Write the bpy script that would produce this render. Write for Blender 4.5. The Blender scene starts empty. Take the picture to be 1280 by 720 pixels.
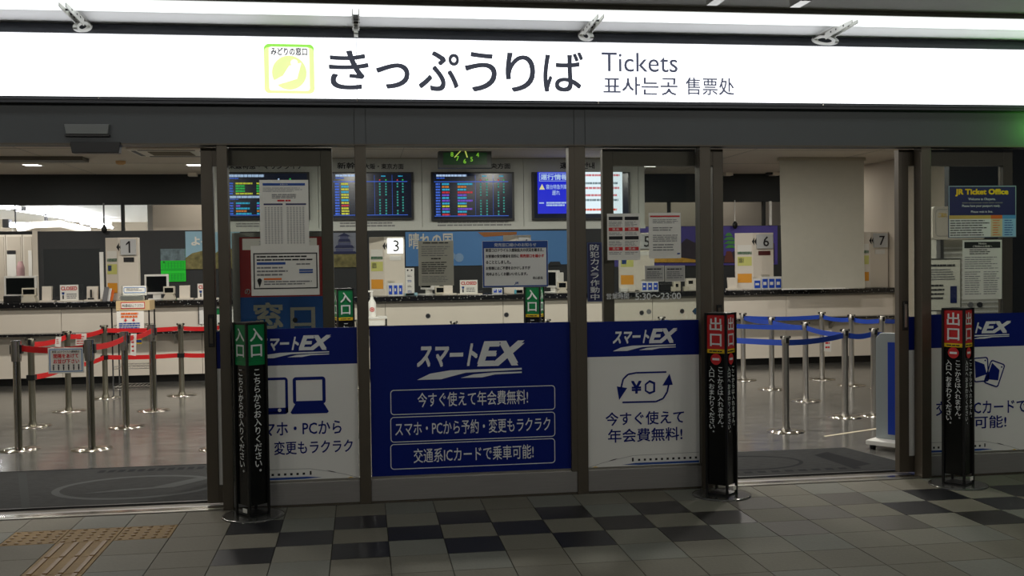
import bpy, math, random
from mathutils import Vector, Matrix
random.seed(7)
SC = bpy.context.scene
COL = SC.collection
PI = math.pi
# ---------------------------------------------------------------- camera
F = 1299.7
CR = Vector((0.98965626, -0.14287915, -0.01288536))
CU = Vector((0.01655121, 0.02449818, 0.99956285))
CF = Vector((0.14250103, 0.9894369, -0.0266096))
CAM = Vector((-1.3183851, -6.54033855, 1.5136321))
cd = bpy.data.cameras.new('camera')
cam = bpy.data.objects.new('camera', cd)
COL.objects.link(cam)
cd.sensor_fit = 'HORIZONTAL'
cd.sensor_width = 36.0
cd.lens = F / 1280 * 36.0
cd.clip_start = 0.05
cam.matrix_world = Matrix(((CR.x, CU.x, -CF.x, CAM.x), (CR.y, CU.y, -CF.y, CAM.y), (CR.z, CU.z, -CF.z, CAM.z), (0, 0, 0, 1)))
SC.camera = cam
# ---------------------------------------------------------------- world, exposure
W_ = bpy.data.worlds.new('world')
SC.world = W_
W_.use_nodes = True
W_.node_tree.nodes['Background'].inputs[0].default_value = (0.75, 0.85, 1.0, 1)
W_.node_tree.nodes['Background'].inputs[1].default_value = 0.035
vs = SC.view_settings
vs.view_transform = 'Standard'
vs.look = 'None'
vs.gamma = 1.0
vs.use_curve_mapping = False
vs.exposure = 0.0
SIGN_E = 2.1          # lit sign face
SOFFIT_E = 1.25       # glow added to the white soffit strip above it
HALL_W = 33.0         # each recessed lamp of the hall
ROW_W = 15.0          # lamps over the staff side
OFFICE_W = 170.0       # back office tubes


def area(name, loc, sx, sy, power, col=(1, 1, 1), rot=(0, 0, 0), spread=180):
    l = bpy.data.lights.new(name, 'AREA')
    l.shape = 'RECTANGLE'
    l.size = sx
    l.size_y = sy
    l.energy = power
    l.color = col
    l.spread = math.radians(spread)
    o = bpy.data.objects.new(name, l)
    o.location = loc
    o.rotation_euler = rot
    COL.objects.link(o)
    return o


WARM = (1.0, 0.95, 0.87)
for ly in (2.2, 5.0):
    for lx in (-5.65, -3.55, -1.45, 0.65, 2.8, 4.9):
        area('hall_lamp', (lx, ly, 2.84), 0.2, 0.2, HALL_W * (.35 if lx > 4 else (1.25 if lx > -2 else 1.0)), WARM)

# concourse lamps behind the photographer
for ly, lz in ((-7.5, 3.45), (-11.0, 3.75)):
    for lx in (-6.5, -3.2, 0.2, 3.6, 7.0):
        pl = bpy.data.lights.new('concourse_lamp', 'POINT')
        pl.energy = 52.0
        pl.color = (1.0, 0.97, 0.9)
        pl.shadow_soft_size = 0.12
        po = bpy.data.objects.new('concourse_lamp', pl)
        po.location = (lx, ly, lz)
        COL.objects.link(po)

# ---------------------------------------------------------------- helpers


def at(x, y, Y):
    "point of the photograph (1280x720) on the upright plane y = Y parallel to the shop front"
    d = CF + CR * ((x - 640) / F) + CU * ((360 - y) / F)
    return CAM + d * ((Y - CAM.y) / d.y)


def L(c):
    c = c / 255.0
    return c / 12.92 if c <= 0.04045 else ((c + 0.055) / 1.055) ** 2.4


def rgb(r, g, b):
    return (L(r), L(g), L(b), 1)


MATS = {}


def mat(name, col, rough=0.5, metal=0.0, emit=0.0, noise=0.0, scale=20.0, bump=0.0, spec=0.5, ecol=None, stretch=None):
    if name in MATS:
        return MATS[name]
    m = bpy.data.materials.new(name)
    m.use_nodes = True
    nt = m.node_tree
    b = nt.nodes['Principled BSDF']
    b.inputs['Base Color'].default_value = col
    b.inputs['Roughness'].default_value = rough
    b.inputs['Metallic'].default_value = metal
    b.inputs['Specular IOR Level'].default_value = spec
    if emit > 0:
        b.inputs['Emission Color'].default_value = ecol or col
        b.inputs['Emission Strength'].default_value = emit
    if noise > 0 or bump > 0:
        tc = nt.nodes.new('ShaderNodeTexCoord')
        mp = nt.nodes.new('ShaderNodeMapping')
        if stretch:
            mp.inputs['Scale'].default_value = stretch
        nz = nt.nodes.new('ShaderNodeTexNoise')
        nz.inputs['Scale'].default_value = scale
        nz.inputs['Detail'].default_value = 5
        nt.links.new(tc.outputs['Object'], mp.inputs[0])
        nt.links.new(mp.outputs[0], nz.inputs['Vector'])
        if noise > 0:
            mx = nt.nodes.new('ShaderNodeMix')
            mx.data_type = 'RGBA'
            mx.inputs[6].default_value = tuple(max(0, c * (1 - noise)) for c in col[:3]) + (1,)
            mx.inputs[7].default_value = tuple(min(1, c * (1 + noise)) for c in col[:3]) + (1,)
            nt.links.new(nz.outputs['Fac'], mx.inputs[0])
            nt.links.new(mx.outputs[2], b.inputs['Base Color'])
        if bump > 0:
            bp = nt.nodes.new('ShaderNodeBump')
            bp.inputs['Strength'].default_value = bump
            bp.inputs['Distance'].default_value = 0.01
            nt.links.new(nz.outputs['Fac'], bp.inputs['Height'])
            nt.links.new(bp.outputs[0], b.inputs['Normal'])
    MATS[name] = m
    return m


def glass_mat(name, tint, gloss=0.06, rough=0.02):
    m = bpy.data.materials.new(name)
    m.use_nodes = True
    nt = m.node_tree
    nt.nodes.clear()
    out = nt.nodes.new('ShaderNodeOutputMaterial')
    tr = nt.nodes.new('ShaderNodeBsdfTransparent')
    tr.inputs[0].default_value = tint
    gl = nt.nodes.new('ShaderNodeBsdfGlossy')
    gl.inputs['Roughness'].default_value = rough
    lw = nt.nodes.new('ShaderNodeFresnel')
    lw.inputs[0].default_value = 1.45
    mx = nt.nodes.new('ShaderNodeMixShader')
    nt.links.new(lw.outputs[0], mx.inputs[0])
    nt.links.new(tr.outputs[0], mx.inputs[1])
    nt.links.new(gl.outputs[0], mx.inputs[2])
    nt.links.new(mx.outputs[0], out.inputs[0])
    MATS[name] = m
    return m


TEXT_CACHE = {}


def text_geo(s, bold, shear, res=2):
    k = (s, 0, shear, res)
    if k in TEXT_CACHE:
        return TEXT_CACHE[k]
    cu = bpy.data.curves.new('t', 'FONT')
    cu.body = s
    cu.size = 1.0
    cu.resolution_u = res
    cu.shear = shear
    ob = bpy.data.objects.new('t', cu)
    COL.objects.link(ob)
    dg = bpy.context.evaluated_depsgraph_get()
    me = ob.evaluated_get(dg).to_mesh()
    vs_ = [(v.co.x, v.co.y) for v in me.vertices]
    fs = [tuple(p.vertices) for p in me.polygons]
    ob.evaluated_get(dg).to_mesh_clear()
    bpy.data.objects.remove(ob)
    bpy.data.curves.remove(cu)
    xs = [v[0] for v in vs_] or [0, 1]
    ys = [v[1] for v in vs_] or [0, 1]
    r = (vs_, fs, min(xs), max(xs), min(ys), max(ys))
    TEXT_CACHE[k] = r
    return r


class MB:
    "collects shapes in metres; build() links them as one mesh object"

    def __init__(self, M=None):
        self.v = []
        self.f = []
        self.mi = []
        self.m = []
        self.sm = []
        self.M = M

    def idx(self, m):
        if m not in self.m:
            self.m.append(m)
        return self.m.index(m)

    def add(self, vs, fs, m, smooth=False):
        n = len(self.v)
        self.v += [tuple(p) for p in vs]
        k = self.idx(m)
        for f in fs:
            self.f.append(tuple(n + i for i in f))
            self.mi.append(k)
            self.sm.append(smooth)
        return self

    def box(self, x0, x1, y0, y1, z0, z1, m):
        vs = [(x, y, z) for z in (z0, z1) for y in (y0, y1) for x in (x0, x1)]
        return self.add(vs, [(0, 2, 3, 1), (4, 5, 7, 6), (0, 1, 5, 4), (2, 6, 7, 3), (0, 4, 6, 2), (1, 3, 7, 5)], m)

    def prism(self, pts, a0, a1, m, axis='y'):
        "outline pts extruded; axis y: pts are (x,z); axis z: pts are (x,y); axis x: pts are (y,z)"
        def P(p, a):
            return (p[0], a, p[1]) if axis == 'y' else ((p[0], p[1], a) if axis == 'z' else (a, p[0], p[1]))
        n = len(pts)
        vs = [P(p, a0) for p in pts] + [P(p, a1) for p in pts]
        fs = [tuple(range(n)), tuple(range(2 * n - 1, n - 1, -1))] + [(i, i + n, (i + 1) % n + n, (i + 1) % n) for i in range(n)]
        return self.add(vs, fs, m)

    def flat(self, pts, y, m):
        return self.add([(p[0], y, p[1]) for p in pts], [tuple(range(len(pts)))], m)

    def rect(self, x0, x1, z0, z1, y, m):
        return self.flat([(x0, z0), (x1, z0), (x1, z1), (x0, z1)], y, m)

    def disc(self, cx, cz, r, y, m, n=24, rz=None):
        rz = rz or r
        return self.flat([(cx + r * math.cos(2 * PI * i / n), cz + rz * math.sin(2 * PI * i / n)) for i in range(n)], y, m)

    def band(self, outer, inner, y, m):
        n = len(outer)
        vs = [(p[0], y, p[1]) for p in outer] + [(p[0], y, p[1]) for p in inner]
        return self.add(vs, [(i, (i + 1) % n, (i + 1) % n + n, i + n) for i in range(n)], m)

    def ring(self, cx, cz, r0, r1, y, m, n=24, k=1.0):
        o = [(cx + r1 * math.cos(2 * PI * i / n), cz + r1 * k * math.sin(2 * PI * i / n)) for i in range(n)]
        q = [(cx + r0 * math.cos(2 * PI * i / n), cz + r0 * k * math.sin(2 * PI * i / n)) for i in range(n)]
        return self.band(o, q, y, m)

    def frame(self, x0, x1, z0, z1, t, y, m, r=0.0):
        return self.band(rrect(x0, x1, z0, z1, r), rrect(x0 + t, x1 - t, z0 + t, z1 - t, max(0, r - t)), y, m)

    def line(self, pts, w, y, m):
        for a, b in zip(pts, pts[1:]):
            d = Vector((b[0] - a[0], b[1] - a[1]))
            if d.length < 1e-6:
                continue
            n = Vector((-d.y, d.x)).normalized() * w / 2
            self.flat([(a[0] - n.x, a[1] - n.y), (b[0] - n.x, b[1] - n.y), (b[0] + n.x, b[1] + n.y), (a[0] + n.x, a[1] + n.y)], y, m)
        return self

    def lathe(self, cx, cy, prof, m, n=20, smooth=True):
        vs = []
        for r, z in prof:
            vs += [(cx + r * math.cos(2 * PI * i / n), cy + r * math.sin(2 * PI * i / n), z) for i in range(n)]
        fs = []
        for k in range(len(prof) - 1):
            fs += [(k * n + i, k * n + (i + 1) % n, (k + 1) * n + (i + 1) % n, (k + 1) * n + i) for i in range(n)]
        self.add(vs, fs, m, smooth)
        a = len(prof) - 1
        self.add(vs[:n], [tuple(range(n - 1, -1, -1))], m)
        self.add(vs[a * n:], [tuple(range(n))], m)
        return self

    def tube(self, pts, r, m, n=8):
        pts = [Vector(p) for p in pts]
        vs = []
        for i, p in enumerate(pts):
            d = (pts[min(i + 1, len(pts) - 1)] - pts[max(i - 1, 0)]).normalized()
            u = d.cross(Vector((0, 0, 1)))
            if u.length < 0.1:
                u = Vector((1, 0, 0))
            u.normalize()
            w = d.cross(u)
            vs += [p + u * r * math.cos(2 * PI * k / n) + w * r * math.sin(2 * PI * k / n) for k in range(n)]
        fs = []
        for i in range(len(pts) - 1):
            fs += [(i * n + k, i * n + (k + 1) % n, (i + 1) * n + (k + 1) % n, (i + 1) * n + k) for k in range(n)]
        fs += [tuple(range(n)), tuple(range((len(pts) - 1) * n + n - 1, (len(pts) - 1) * n - 1, -1))]
        return self.add(vs, fs, m, True)

    def text(self, s, x0, x1, z0, z1, y, m, bold=0.0, shear=0.0, res=2, keep=False):
        vs_, fs, a, b, c, d = text_geo(s, bold, shear, res)
        if not fs:
            return self
        sx = (x1 - x0) / max(b - a, 1e-6)
        sz = (z1 - z0) / max(d - c, 1e-6)
        if keep:
            k = min(sx, sz)
            x0 += ((x1 - x0) - k * (b - a)) / 2
            z0 += ((z1 - z0) - k * (d - c)) / 2
            sx = sz = k
        g = bold * 0.9
        offs = [(0, 0)]
        if g > 0:
            offs = [(-g, -g), (g, -g), (-g, g), (g, g)] + ([(0, 0)] if g > .015 else [])
            # keep the outline inside the wanted box
            sx *= (b - a) / (b - a + 2 * g)
            sz *= (d - c) / (d - c + 2 * g)
            x0 += g * sx
            z0 += g * sz
        for k, (ox, oz) in enumerate(offs):
            P = [(x0 + (p[0] - a + ox) * sx, y - k * .0001, z0 + (p[1] - c + oz) * sz) for p in vs_]
            self.add(P, fs, m)
        return self

    def vtext(self, s, cx, z1, z0, w, y, m, bold=0.0, hfac=0.85):
        "vertical writing; small marks keep their place"
        n = len(s)
        ph = (z1 - z0) / n
        for i, ch in enumerate(s):
            top = z1 - i * ph
            if ch in '。、':
                self.ring(cx + w * 0.25, top - ph * 0.3, w * 0.07, w * 0.14, y, m, 10)
                continue
            vs_, fs, a, b, c, d = text_geo(ch, bold, 0)
            ww = w * min(1.0, (b - a) / 0.85)
            hh = ph * hfac * min(1.0, (d - c) / 0.85)
            self.text(ch, cx - ww / 2, cx + ww / 2, top - ph / 2 - hh / 2, top - ph / 2 + hh / 2, y, m, bold)
        return self

    def lines(self, x0, x1, z1, z0, n, y, m, fill=0.5, rag=0.25):
        "lines of writing too small to read, as broken strokes of print"
        st = (z1 - z0) / n
        for i in range(n):
            zc = z1 - (i + 0.5) * st
            xe = x1 - random.random() * rag * (x1 - x0)
            x = x0
            while x < xe - 0.003:
                w = min(random.uniform(0.012, 0.05) * max(1, (x1 - x0) * 2), xe - x)
                self.rect(x, x + w * 0.88, zc - st * fill / 2, zc + st * fill / 2, y, m)
                x += w
        return self

    def build(self, name, parent=None, kind=None, bevel=0.0):
        me = bpy.data.meshes.new(name)
        vv = [self.M @ Vector(p) for p in self.v] if self.M else self.v
        me.from_pydata(vv, [], self.f)
        for m in self.m:
            me.materials.append(m)
        me.polygons.foreach_set('material_index', self.mi)
        me.polygons.foreach_set('use_smooth', self.sm)
        me.update()
        o = bpy.data.objects.new(name, me)
        COL.objects.link(o)
        if parent is not None:
            o.parent = parent
            o.matrix_parent_inverse = WM[parent.name].inverted()
        WM[o.name] = Matrix.Identity(4)
        if kind:
            o['kind'] = kind
        if bevel:
            b = o.modifiers.new('b', 'BEVEL')
            b.width = bevel
            b.segments = 2
            b.limit_method = 'ANGLE'
        return o


WM = {}


def rrect(x0, x1, z0, z1, r=0.0, n=4):
    if r <= 0:
        r = 1e-5
    pts = []
    for cx, cz, a in ((x1 - r, z1 - r, 0), (x0 + r, z1 - r, 90), (x0 + r, z0 + r, 180), (x1 - r, z0 + r, 270)):
        for i in range(n + 1):
            t = math.radians(a + 90 * i / n)
            pts.append((cx + r * math.cos(t), cz + r * math.sin(t)))
    return pts


def tag(o, label=None, cat=None, group=None, kind=None):
    if label:
        o['label'] = label
    if cat:
        o['category'] = cat
    if group:
        o['group'] = group
    if kind:
        o['kind'] = kind
    return o


def thing(name, loc, label, cat, group=None):
    o = bpy.data.objects.new(name, None)
    o.empty_display_size = 0.1
    o.location = loc
    COL.objects.link(o)
    WM[o.name] = Matrix.Translation(loc)
    return tag(o, label, cat, group)


def struct(name, parent=None):
    o = bpy.data.objects.new(name, None)
    COL.objects.link(o)
    WM[o.name] = Matrix.Identity(4)
    o['kind'] = 'structure'
    return o


def px(x0, y0, x1, y1, Y):
    "X0, X1, Z0, Z1 of a photo rectangle on the plane y = Y"
    a = at(x0, (y0 + y1) / 2, Y)
    b = at(x1, (y0 + y1) / 2, Y)
    xm = (x0 + x1) / 2
    return a.x, b.x, at(xm, y1, Y).z, at(xm, y0, Y).z


# ---------------------------------------------------------------- materials
frame_m = mat('dark_bronze_metal', rgb(84, 77, 66), 0.42, 0.35, noise=0.08, scale=6)
header_m = mat('dark_grey_panel', rgb(78, 81, 83), 0.45, 0.3, noise=0.06, scale=3)
signframe_m = mat('sign_frame_metal', rgb(70, 72, 78), 0.4, 0.4)
steel_m = mat('brushed_steel', rgb(165, 162, 155), 0.3, 0.9, noise=0.1, scale=8, stretch=(40, 1, 1))
kick_m = mat('kick_plate_steel', rgb(150, 148, 146), 0.42, 0.6, noise=0.12, scale=5, stretch=(1, 1, 30))
chrome_m = mat('polished_steel', rgb(200, 195, 185), 0.16, 1.0)
olive_m = mat('dull_steel_post', rgb(120, 118, 104), 0.32, 0.85)
black_m = mat('black_plastic', rgb(16, 16, 17), 0.4)
blackg_m = mat('black_gloss', rgb(10, 11, 11), 0.25)
white_m = mat('white_paint', rgb(225, 224, 218), 0.5)
soffit_m = mat('soffit_white', rgb(235, 235, 235), 0.45)
cream_m = mat('cream_laminate', rgb(222, 214, 200), 0.4, noise=0.03, scale=2)
creamd_m = mat('cream_grey_edge', rgb(150, 146, 136), 0.5)  # darker greyish cream for joints, rails, brackets and carcass
wall_m = mat('interior_wall_paint', rgb(196, 186, 170), 0.75, noise=0.03, scale=3)
ceil_m = mat('interior_ceiling_board', rgb(205, 196, 182), 0.85, noise=0.05, scale=120)
charcoal_m = mat('charcoal_partition', rgb(52, 54, 56), 0.7, noise=0.06, scale=30)
beam_m = mat('black_beam', rgb(20, 25, 26), 0.65)
paper_m = mat('paper', rgb(232, 230, 222), 0.8)
paper2_m = mat('paper_grey', rgb(205, 203, 190), 0.8)
ink_m = mat('ink_black', rgb(35, 35, 38), 0.8)
inkg_m = mat('ink_grey', rgb(120, 120, 122), 0.8)
inkl_m = mat('ink_pale', rgb(165, 165, 165), 0.8)
red_m = mat('ink_red', rgb(200, 35, 38), 0.6)
orange_m = mat('ink_orange', rgb(225, 110, 40), 0.7)
yellow_m = mat('ink_yellow', rgb(240, 200, 20), 0.6)
green_m = mat('sign_green', rgb(0, 122, 66), 0.35)
lime_m = mat('calendar_green', rgb(40, 235, 60), 0.7)
lightyel_m = mat('sticker_yellow', rgb(205, 205, 120), 0.7)
navy_m = mat('film_navy', rgb(0, 26, 112), 0.45, spec=.18)
navyd_m = mat('film_dark_navy', rgb(8, 22, 84), 0.4)
blueink_m = mat('ink_blue', rgb(20, 70, 150), 0.6)
film_m = mat('film_white', rgb(232, 232, 228), 0.4)
filmtxt_m = mat('film_lettering_white', rgb(225, 228, 228), 0.5)
granite_m = None


def granite():
    m = bpy.data.materials.new('black_granite')
    m.use_nodes = True
    nt = m.node_tree
    b = nt.nodes['Principled BSDF']
    b.inputs['Roughness'].default_value = 0.18
    tc = nt.nodes.new('ShaderNodeTexCoord')
    v = nt.nodes.new('ShaderNodeTexVoronoi')
    v.inputs['Scale'].default_value = 28
    cr = nt.nodes.new('ShaderNodeValToRGB')
    cr.color_ramp.elements[0].color = (0.35, 0.35, 0.33, 1)
    cr.color_ramp.elements[0].position = 0.1
    cr.color_ramp.elements[1].color = (0.008, 0.008, 0.009, 1)
    cr.color_ramp.elements[1].position = 0.26
    nt.links.new(tc.outputs['Object'], v.inputs['Vector'])
    nt.links.new(v.outputs['Distance'], cr.inputs[0])
    nt.links.new(cr.outputs[0], b.inputs['Base Color'])
    return m


granite_m = granite()
MATS['black_granite'] = granite_m


def hall_floor():
    m = bpy.data.materials.new('polished_hall_floor')
    m.use_nodes = True
    nt = m.node_tree
    b = nt.nodes['Principled BSDF']
    tc = nt.nodes.new('ShaderNodeTexCoord')
    mp = nt.nodes.new('ShaderNodeMapping')
    mp.inputs['Rotation'].default_value = (0, 0, 0.35)
    mp.inputs['Scale'].default_value = (1.2, 5, 1)
    n = nt.nodes.new('ShaderNodeTexNoise')
    n.inputs['Scale'].default_value = 3.0
    n.inputs['Detail'].default_value = 8
    n.inputs['Roughness'].default_value = 0.7
    cr = nt.nodes.new('ShaderNodeValToRGB')
    cr.color_ramp.elements[0].color = rgb(50, 50, 49)
    cr.color_ramp.elements[0].position = 0.3
    cr.color_ramp.elements[1].color = rgb(112, 111, 106)
    cr.color_ramp.elements[1].position = 0.7
    mr = nt.nodes.new('ShaderNodeMapRange')
    mr.inputs[3].default_value = 0.1
    mr.inputs[4].default_value = 0.24
    nt.links.new(tc.outputs['Object'], mp.inputs[0])
    nt.links.new(mp.outputs[0], n.inputs['Vector'])
    nt.links.new(n.outputs['Fac'], cr.inputs[0])
    nt.links.new(cr.outputs[0], b.inputs['Base Color'])
    nt.links.new(n.outputs['Fac'], mr.inputs[0])
    nt.links.new(mr.outputs[0], b.inputs['Roughness'])
    b.inputs['Specular IOR Level'].default_value = 0.6
    MATS['floor'] = m
    return m


floor_m = hall_floor()
glass_m = glass_mat('window_glass', (0.92, 0.935, 0.92, 1))
acryl_m = glass_mat('clear_acrylic', (0.86, 0.88, 0.88, 1), rough=0.05)

# ---------------------------------------------------------------- outside paving
TG = [mat('paving_grey', rgb(118, 115, 104), 0.68, spec=.25, noise=0.12, scale=60, bump=0.15),
      mat('paving_grey_warm', rgb(112, 108, 96), 0.68, spec=.25, noise=0.12, scale=60, bump=0.15),
      mat('paving_grey_cool', rgb(115, 115, 107), 0.68, spec=.25, noise=0.12, scale=60, bump=0.15)]
TD = mat('paving_black', rgb(26, 27, 31), 0.4, spec=.3, noise=0.2, scale=50, bump=0.05)
TDB = mat('paving_dark_brown', rgb(36, 33, 30), 0.42, spec=.3, noise=0.2, scale=50, bump=0.05)
TM = mat('paving_mid_grey', rgb(78, 74, 66), 0.55, spec=.25, noise=0.15, scale=50, bump=0.1)
TY = mat('tactile_yellow', rgb(135, 108, 62), 0.65, spec=.25, noise=0.15, scale=40)
TYd = mat('tactile_stud', rgb(120, 88, 38), 0.5)
grout_m = mat('grout', rgb(58, 56, 50), 0.9, noise=0.2, scale=20)
fo = MB().box(-12, 12, -14, 0.0, -0.2, -0.006, grout_m).build('floor_outside', kind='structure')
T = 0.3
MESHES = {}


def tile_mesh(m, kind='flat'):
    k = (m.name, kind)
    if k in MESHES:
        return MESHES[k]
    g = 0.0025
    b = MB()
    b.prism([(g, -T + g), (T - g, -T + g), (T - g, -g), (g, -g)], -0.02, 0.0, m, 'z')
    if kind == 'dots':
        for i in range(5):
            for j in range(5):
                b.lathe(0.03 + i * 0.06, -0.03 - j * 0.06, [(0.015, 0), (0.012, 0.004), (0.005, 0.005)], TYd, 8)
    if kind == 'bars':
        for i in range(4):
            x = 0.0375 + i * 0.075
            b.box(x - 0.012, x + 0.012, -T + 0.01, -0.01, 0, 0.005, TYd)
    me = b.build('paving_tile')
    data = me.data
    bpy.data.objects.remove(me)
    MESHES[k] = data
    return data


def put_tile(i, j, m, kind='flat'):
    o = bpy.data.objects.new('paving_tile', tile_mesh(m, kind))
    COL.objects.link(o)
    o.location = (i * T, -j * T, 0.0)
    o.parent = fo


far = MB()
for i in range(-26, 28):
    for j in range(0, 16):
        near = (-16 <= i < 18) and j < 8 and not (j == 7 and abs(i) > 12)
        m = TG[(i * 7 + j * 5 + (i * j) % 3) % 3]
        kind = 'flat'
        if 1 <= j <= 3 and (i + j) % 2 == 0 and -8 < i:
            m = TDB if i in (0, 1, 2) else TD
            if 3 <= i <= 5:
                m = TM
            if i == 7 and j == 3:
                m = TDB
        if near:
            if i in (-11, -10, -9) and j == 1:
                put_tile(i, j, TY, 'dots')
            elif i == -10 and j > 1:
                put_tile(i, j, TY, 'bars')
            else:
                put_tile(i, j, m)
        else:
            g = 0.0025
            far.prism([(i * T + g, -(j + 1) * T + g), ((i + 1) * T - g, -(j + 1) * T + g), ((i + 1) * T - g, -j * T - g), (i * T + g, -j * T - g)], -0.02, 0, m, 'z')
far.build('distant_paving', fo, 'stuff')

# ---------------------------------------------------------------- hall shell
ZC = 2.87
XR = 6.15
YB = 9.675
MB().box(-9, 9.5, 0.0, 20, -0.2, 0.0, floor_m).build('floor_hall', kind='structure')
ce = MB().box(-9, XR + .1, 0.12, YB + 0.1, ZC, ZC + 0.1, ceil_m).build('ceiling_hall', kind='structure')
b = MB()
for x in (-5.2, -3.0, -0.8, 1.4, 3.6, 5.3):
    b.box(x - .004, x + .004, 0.2, YB, ZC - 0.003, ZC, creamd_m)
for y in (2.5, 4.3, 6.1, 7.9):
    b.box(-9, XR, y - .004, y + .004, ZC - 0.003, ZC, creamd_m)
b.build('ceiling_joint', ce)
MB().box(XR, XR + .1, 4.9, YB, 0, ZC, wall_m).build('wall_right', kind='structure')
MB().box(-9.1, -9, 0.0, YB + .1, 0, ZC + .1, wall_m).build('wall_left', kind='structure')
# dark return beside the exit door, seen through its glass
MB().box(5.5, 9, 4.8, 4.9, 0, ZC, charcoal_m).build('wall_return', kind='structure')
MB().box(9, 9.1, 0.0, 4.9, 0, ZC, charcoal_m).build('wall_side', kind='structure')
# beam over the staff area and the partition below it
zb = 2.42
MB().box(-9, XR, YB, YB + 0.15, zb, ZC, beam_m).build('trim_1', kind='structure')
xo = -6.05
wb = MB().box(xo, XR, YB, YB + 0.12, 0, 2.03, charcoal_m).build('wall_back', kind='structure')
MB().box(-9, xo, YB, YB + 0.12, 1.99, 2.035, beam_m).box(xo - 0.07, xo, YB - 0.02, YB + 0.14, 0, 2.05, cream_m).build('trim_2', kind='structure')
# mullions between the beam and partition
b = MB()
for x in (-4.85, -1.6, 1.3, 3.6, 5.2):
    b.box(x - .02, x + .02, YB + .02, YB + .1, 2.03, zb, beam_m)
b.build('trim_3', kind='structure')
# cream bulkhead seen through the opening
MB().box(-4.62, XR, YB + 1.1, YB + 1.25, 0, ZC, wall_m).build('wall_corridor', kind='structure')
# back office
oc_m = mat('office_ceiling', rgb(235, 235, 232), 0.8)
MB().box(-14, -2, YB + .15, 30, 2.92, 3.0, oc_m).build('ceiling_office', kind='structure')
MB().box(-14, -2, 29, 29.1, 0, 3, wall_m).build('wall_office', kind='structure')
MB().box(-4.72, -4.62, YB + 1.2, 29, 0, 3, white_m).build('wall_office_side', kind='structure')
MB().box(-12, -11.9, YB, 29, 0, 3, wall_m).build('wall_office_left', kind='structure')
MB().box(-14, 9, 20, 30, -0.1, 0, floor_m).build('floor_office', kind='structure')

# ---------------------------------------------------------------- shop front
YF = 0.0


def trim(n, x0, x1, z1=2.245, y0=0.0, y1=0.1, z0=0.0):
    return MB().box(x0, x1, y0, y1, z0, z1, frame_m).build('trim_%d' % n, kind='structure', bevel=0.003)


MX = [(-2.186, -2.122), (-1.353, -1.282), (0.036, 0.108), (0.868, 0.942), (2.414, 2.484)]
for k, (a, c) in enumerate(MX):
    trim(4 + k, a, c)
trim(9, -4.02, -3.95)
trim(10, 3.92, 3.99)
# header
hd = MB().box(-9, 9.5, 0.012, 0.14, 2.24, 2.94, header_m).build('wall_header', kind='structure')
xs = [-6.2, -1.353, -1.282, 0.036, 0.108, 6.2, 9]
for a, c in zip(xs, xs[1:]):
    MB().box(a + .0015, c - .0015, 0.0, 0.012, 2.245, 2.478, header_m).build('header_panel', hd)
MB().box(-9, 9.5, -0.012, 0.012, 2.238, 2.247, frame_m).build('header_edge', hd)
# walls beyond the frame
MB().box(-9, -6.2, 0, .1, 0, 2.24, header_m).build('wall_front_left', kind='structure')
MB().box(5.2, 9.5, 0, .1, 0, 2.24, header_m).build('wall_front_right', kind='structure')


def window(n, x0, x1, kick=0.148):
    w = struct('window_%d' % n)
    MB().box(x0, x1, 0.046, 0.054, kick, 2.24, glass_m).build('pane', w)
    MB().box(x0, x1, 0.01, 0.08, 0.012, kick, kick_m).build('kick_plate', w, bevel=0.002)
    MB().box(x0, x1, 0.03, 0.07, kick, kick + .015, steel_m).build('sill', w)
    MB().box(x0, x1, 0.02, 0.08, 0.0, 0.012, frame_m).build('base_strip', w)
    return w


window(1, -2.122, -1.353)
window(2, -1.282, 0.036)
window(3, 0.108, 0.868)
window(4, 2.484, 3.92)
window(5, -6.2, -4.02)
w5 = MB().box(0.0, 0.036, 0.0, 0.09, 0.148, 2.235, frame_m).build('pane_stop', bpy.data.objects['window_2'])


def door(n, x0, x1, hx, lit):
    "sliding leaf behind the fixed glass, hx: which stile carries the pull"
    d = struct('door_%d' % n)
    y0, y1 = 0.125, 0.185
    s = 0.072
    MB().box(x0, x0 + s, y0, y1, 0.02, 2.235, frame_m).build('stile', d, bevel=0.003)
    MB().box(x1 - s, x1, y0, y1, 0.02, 2.235, frame_m).build('stile', d, bevel=0.003)
    MB().box(x0 + s, x1 - s, y0, y1, 2.125, 2.235, frame_m).build('top_rail', d)
    MB().box(x0 + s, x1 - s, y0, y1, 0.02, 0.13, frame_m).build('bottom_rail', d)
    MB().box(x0 + s, x1 - s, 0.15, 0.158, 0.13, 2.125, glass_m).build('pane', d)
    cx = hx
    MB().box(cx - .018, cx + .018, y0 - .012, y0, 1.0, 1.2, black_m).box(cx - .01, cx + .01, y0 - .016, y0 - .01, 1.02, 1.18, steel_m if lit else frame_m).build('pull', d, bevel=0.003)
    MB().box(x0 + s, x1 - s, .142, .15, 0.86, 1.09, navy_m).box(x0 + s, x1 - s, .142, .15, 0.13, 0.86, film_m).build('film', d)
    return d


e = lambda x: at(x, 300, 0.125).x
door(1, e(252.5), e(416.5), e(262), 0)
door(2, e(754), e(904.5), e(898), 0)
door(3, e(1123.5), e(1266), e(1131), 1)
door(4, -4.75, -3.90, -3.935, 0)
# threshold rails
for n, a, c in ((1, -3.95, -2.186), (2, 0.942, 2.414)):
    MB().box(a, c, 0.005, 0.045, 0, 0.006, steel_m).box(a, c, 0.045, 0.1, -.002, 0.008, chrome_m).box(a, c, 0.1, 0.16, 0, 0.004, kick_m).box(a, c, .16, .2, 0, .005, frame_m).build('trim_%d' % (10 + n), kind='structure')

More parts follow.
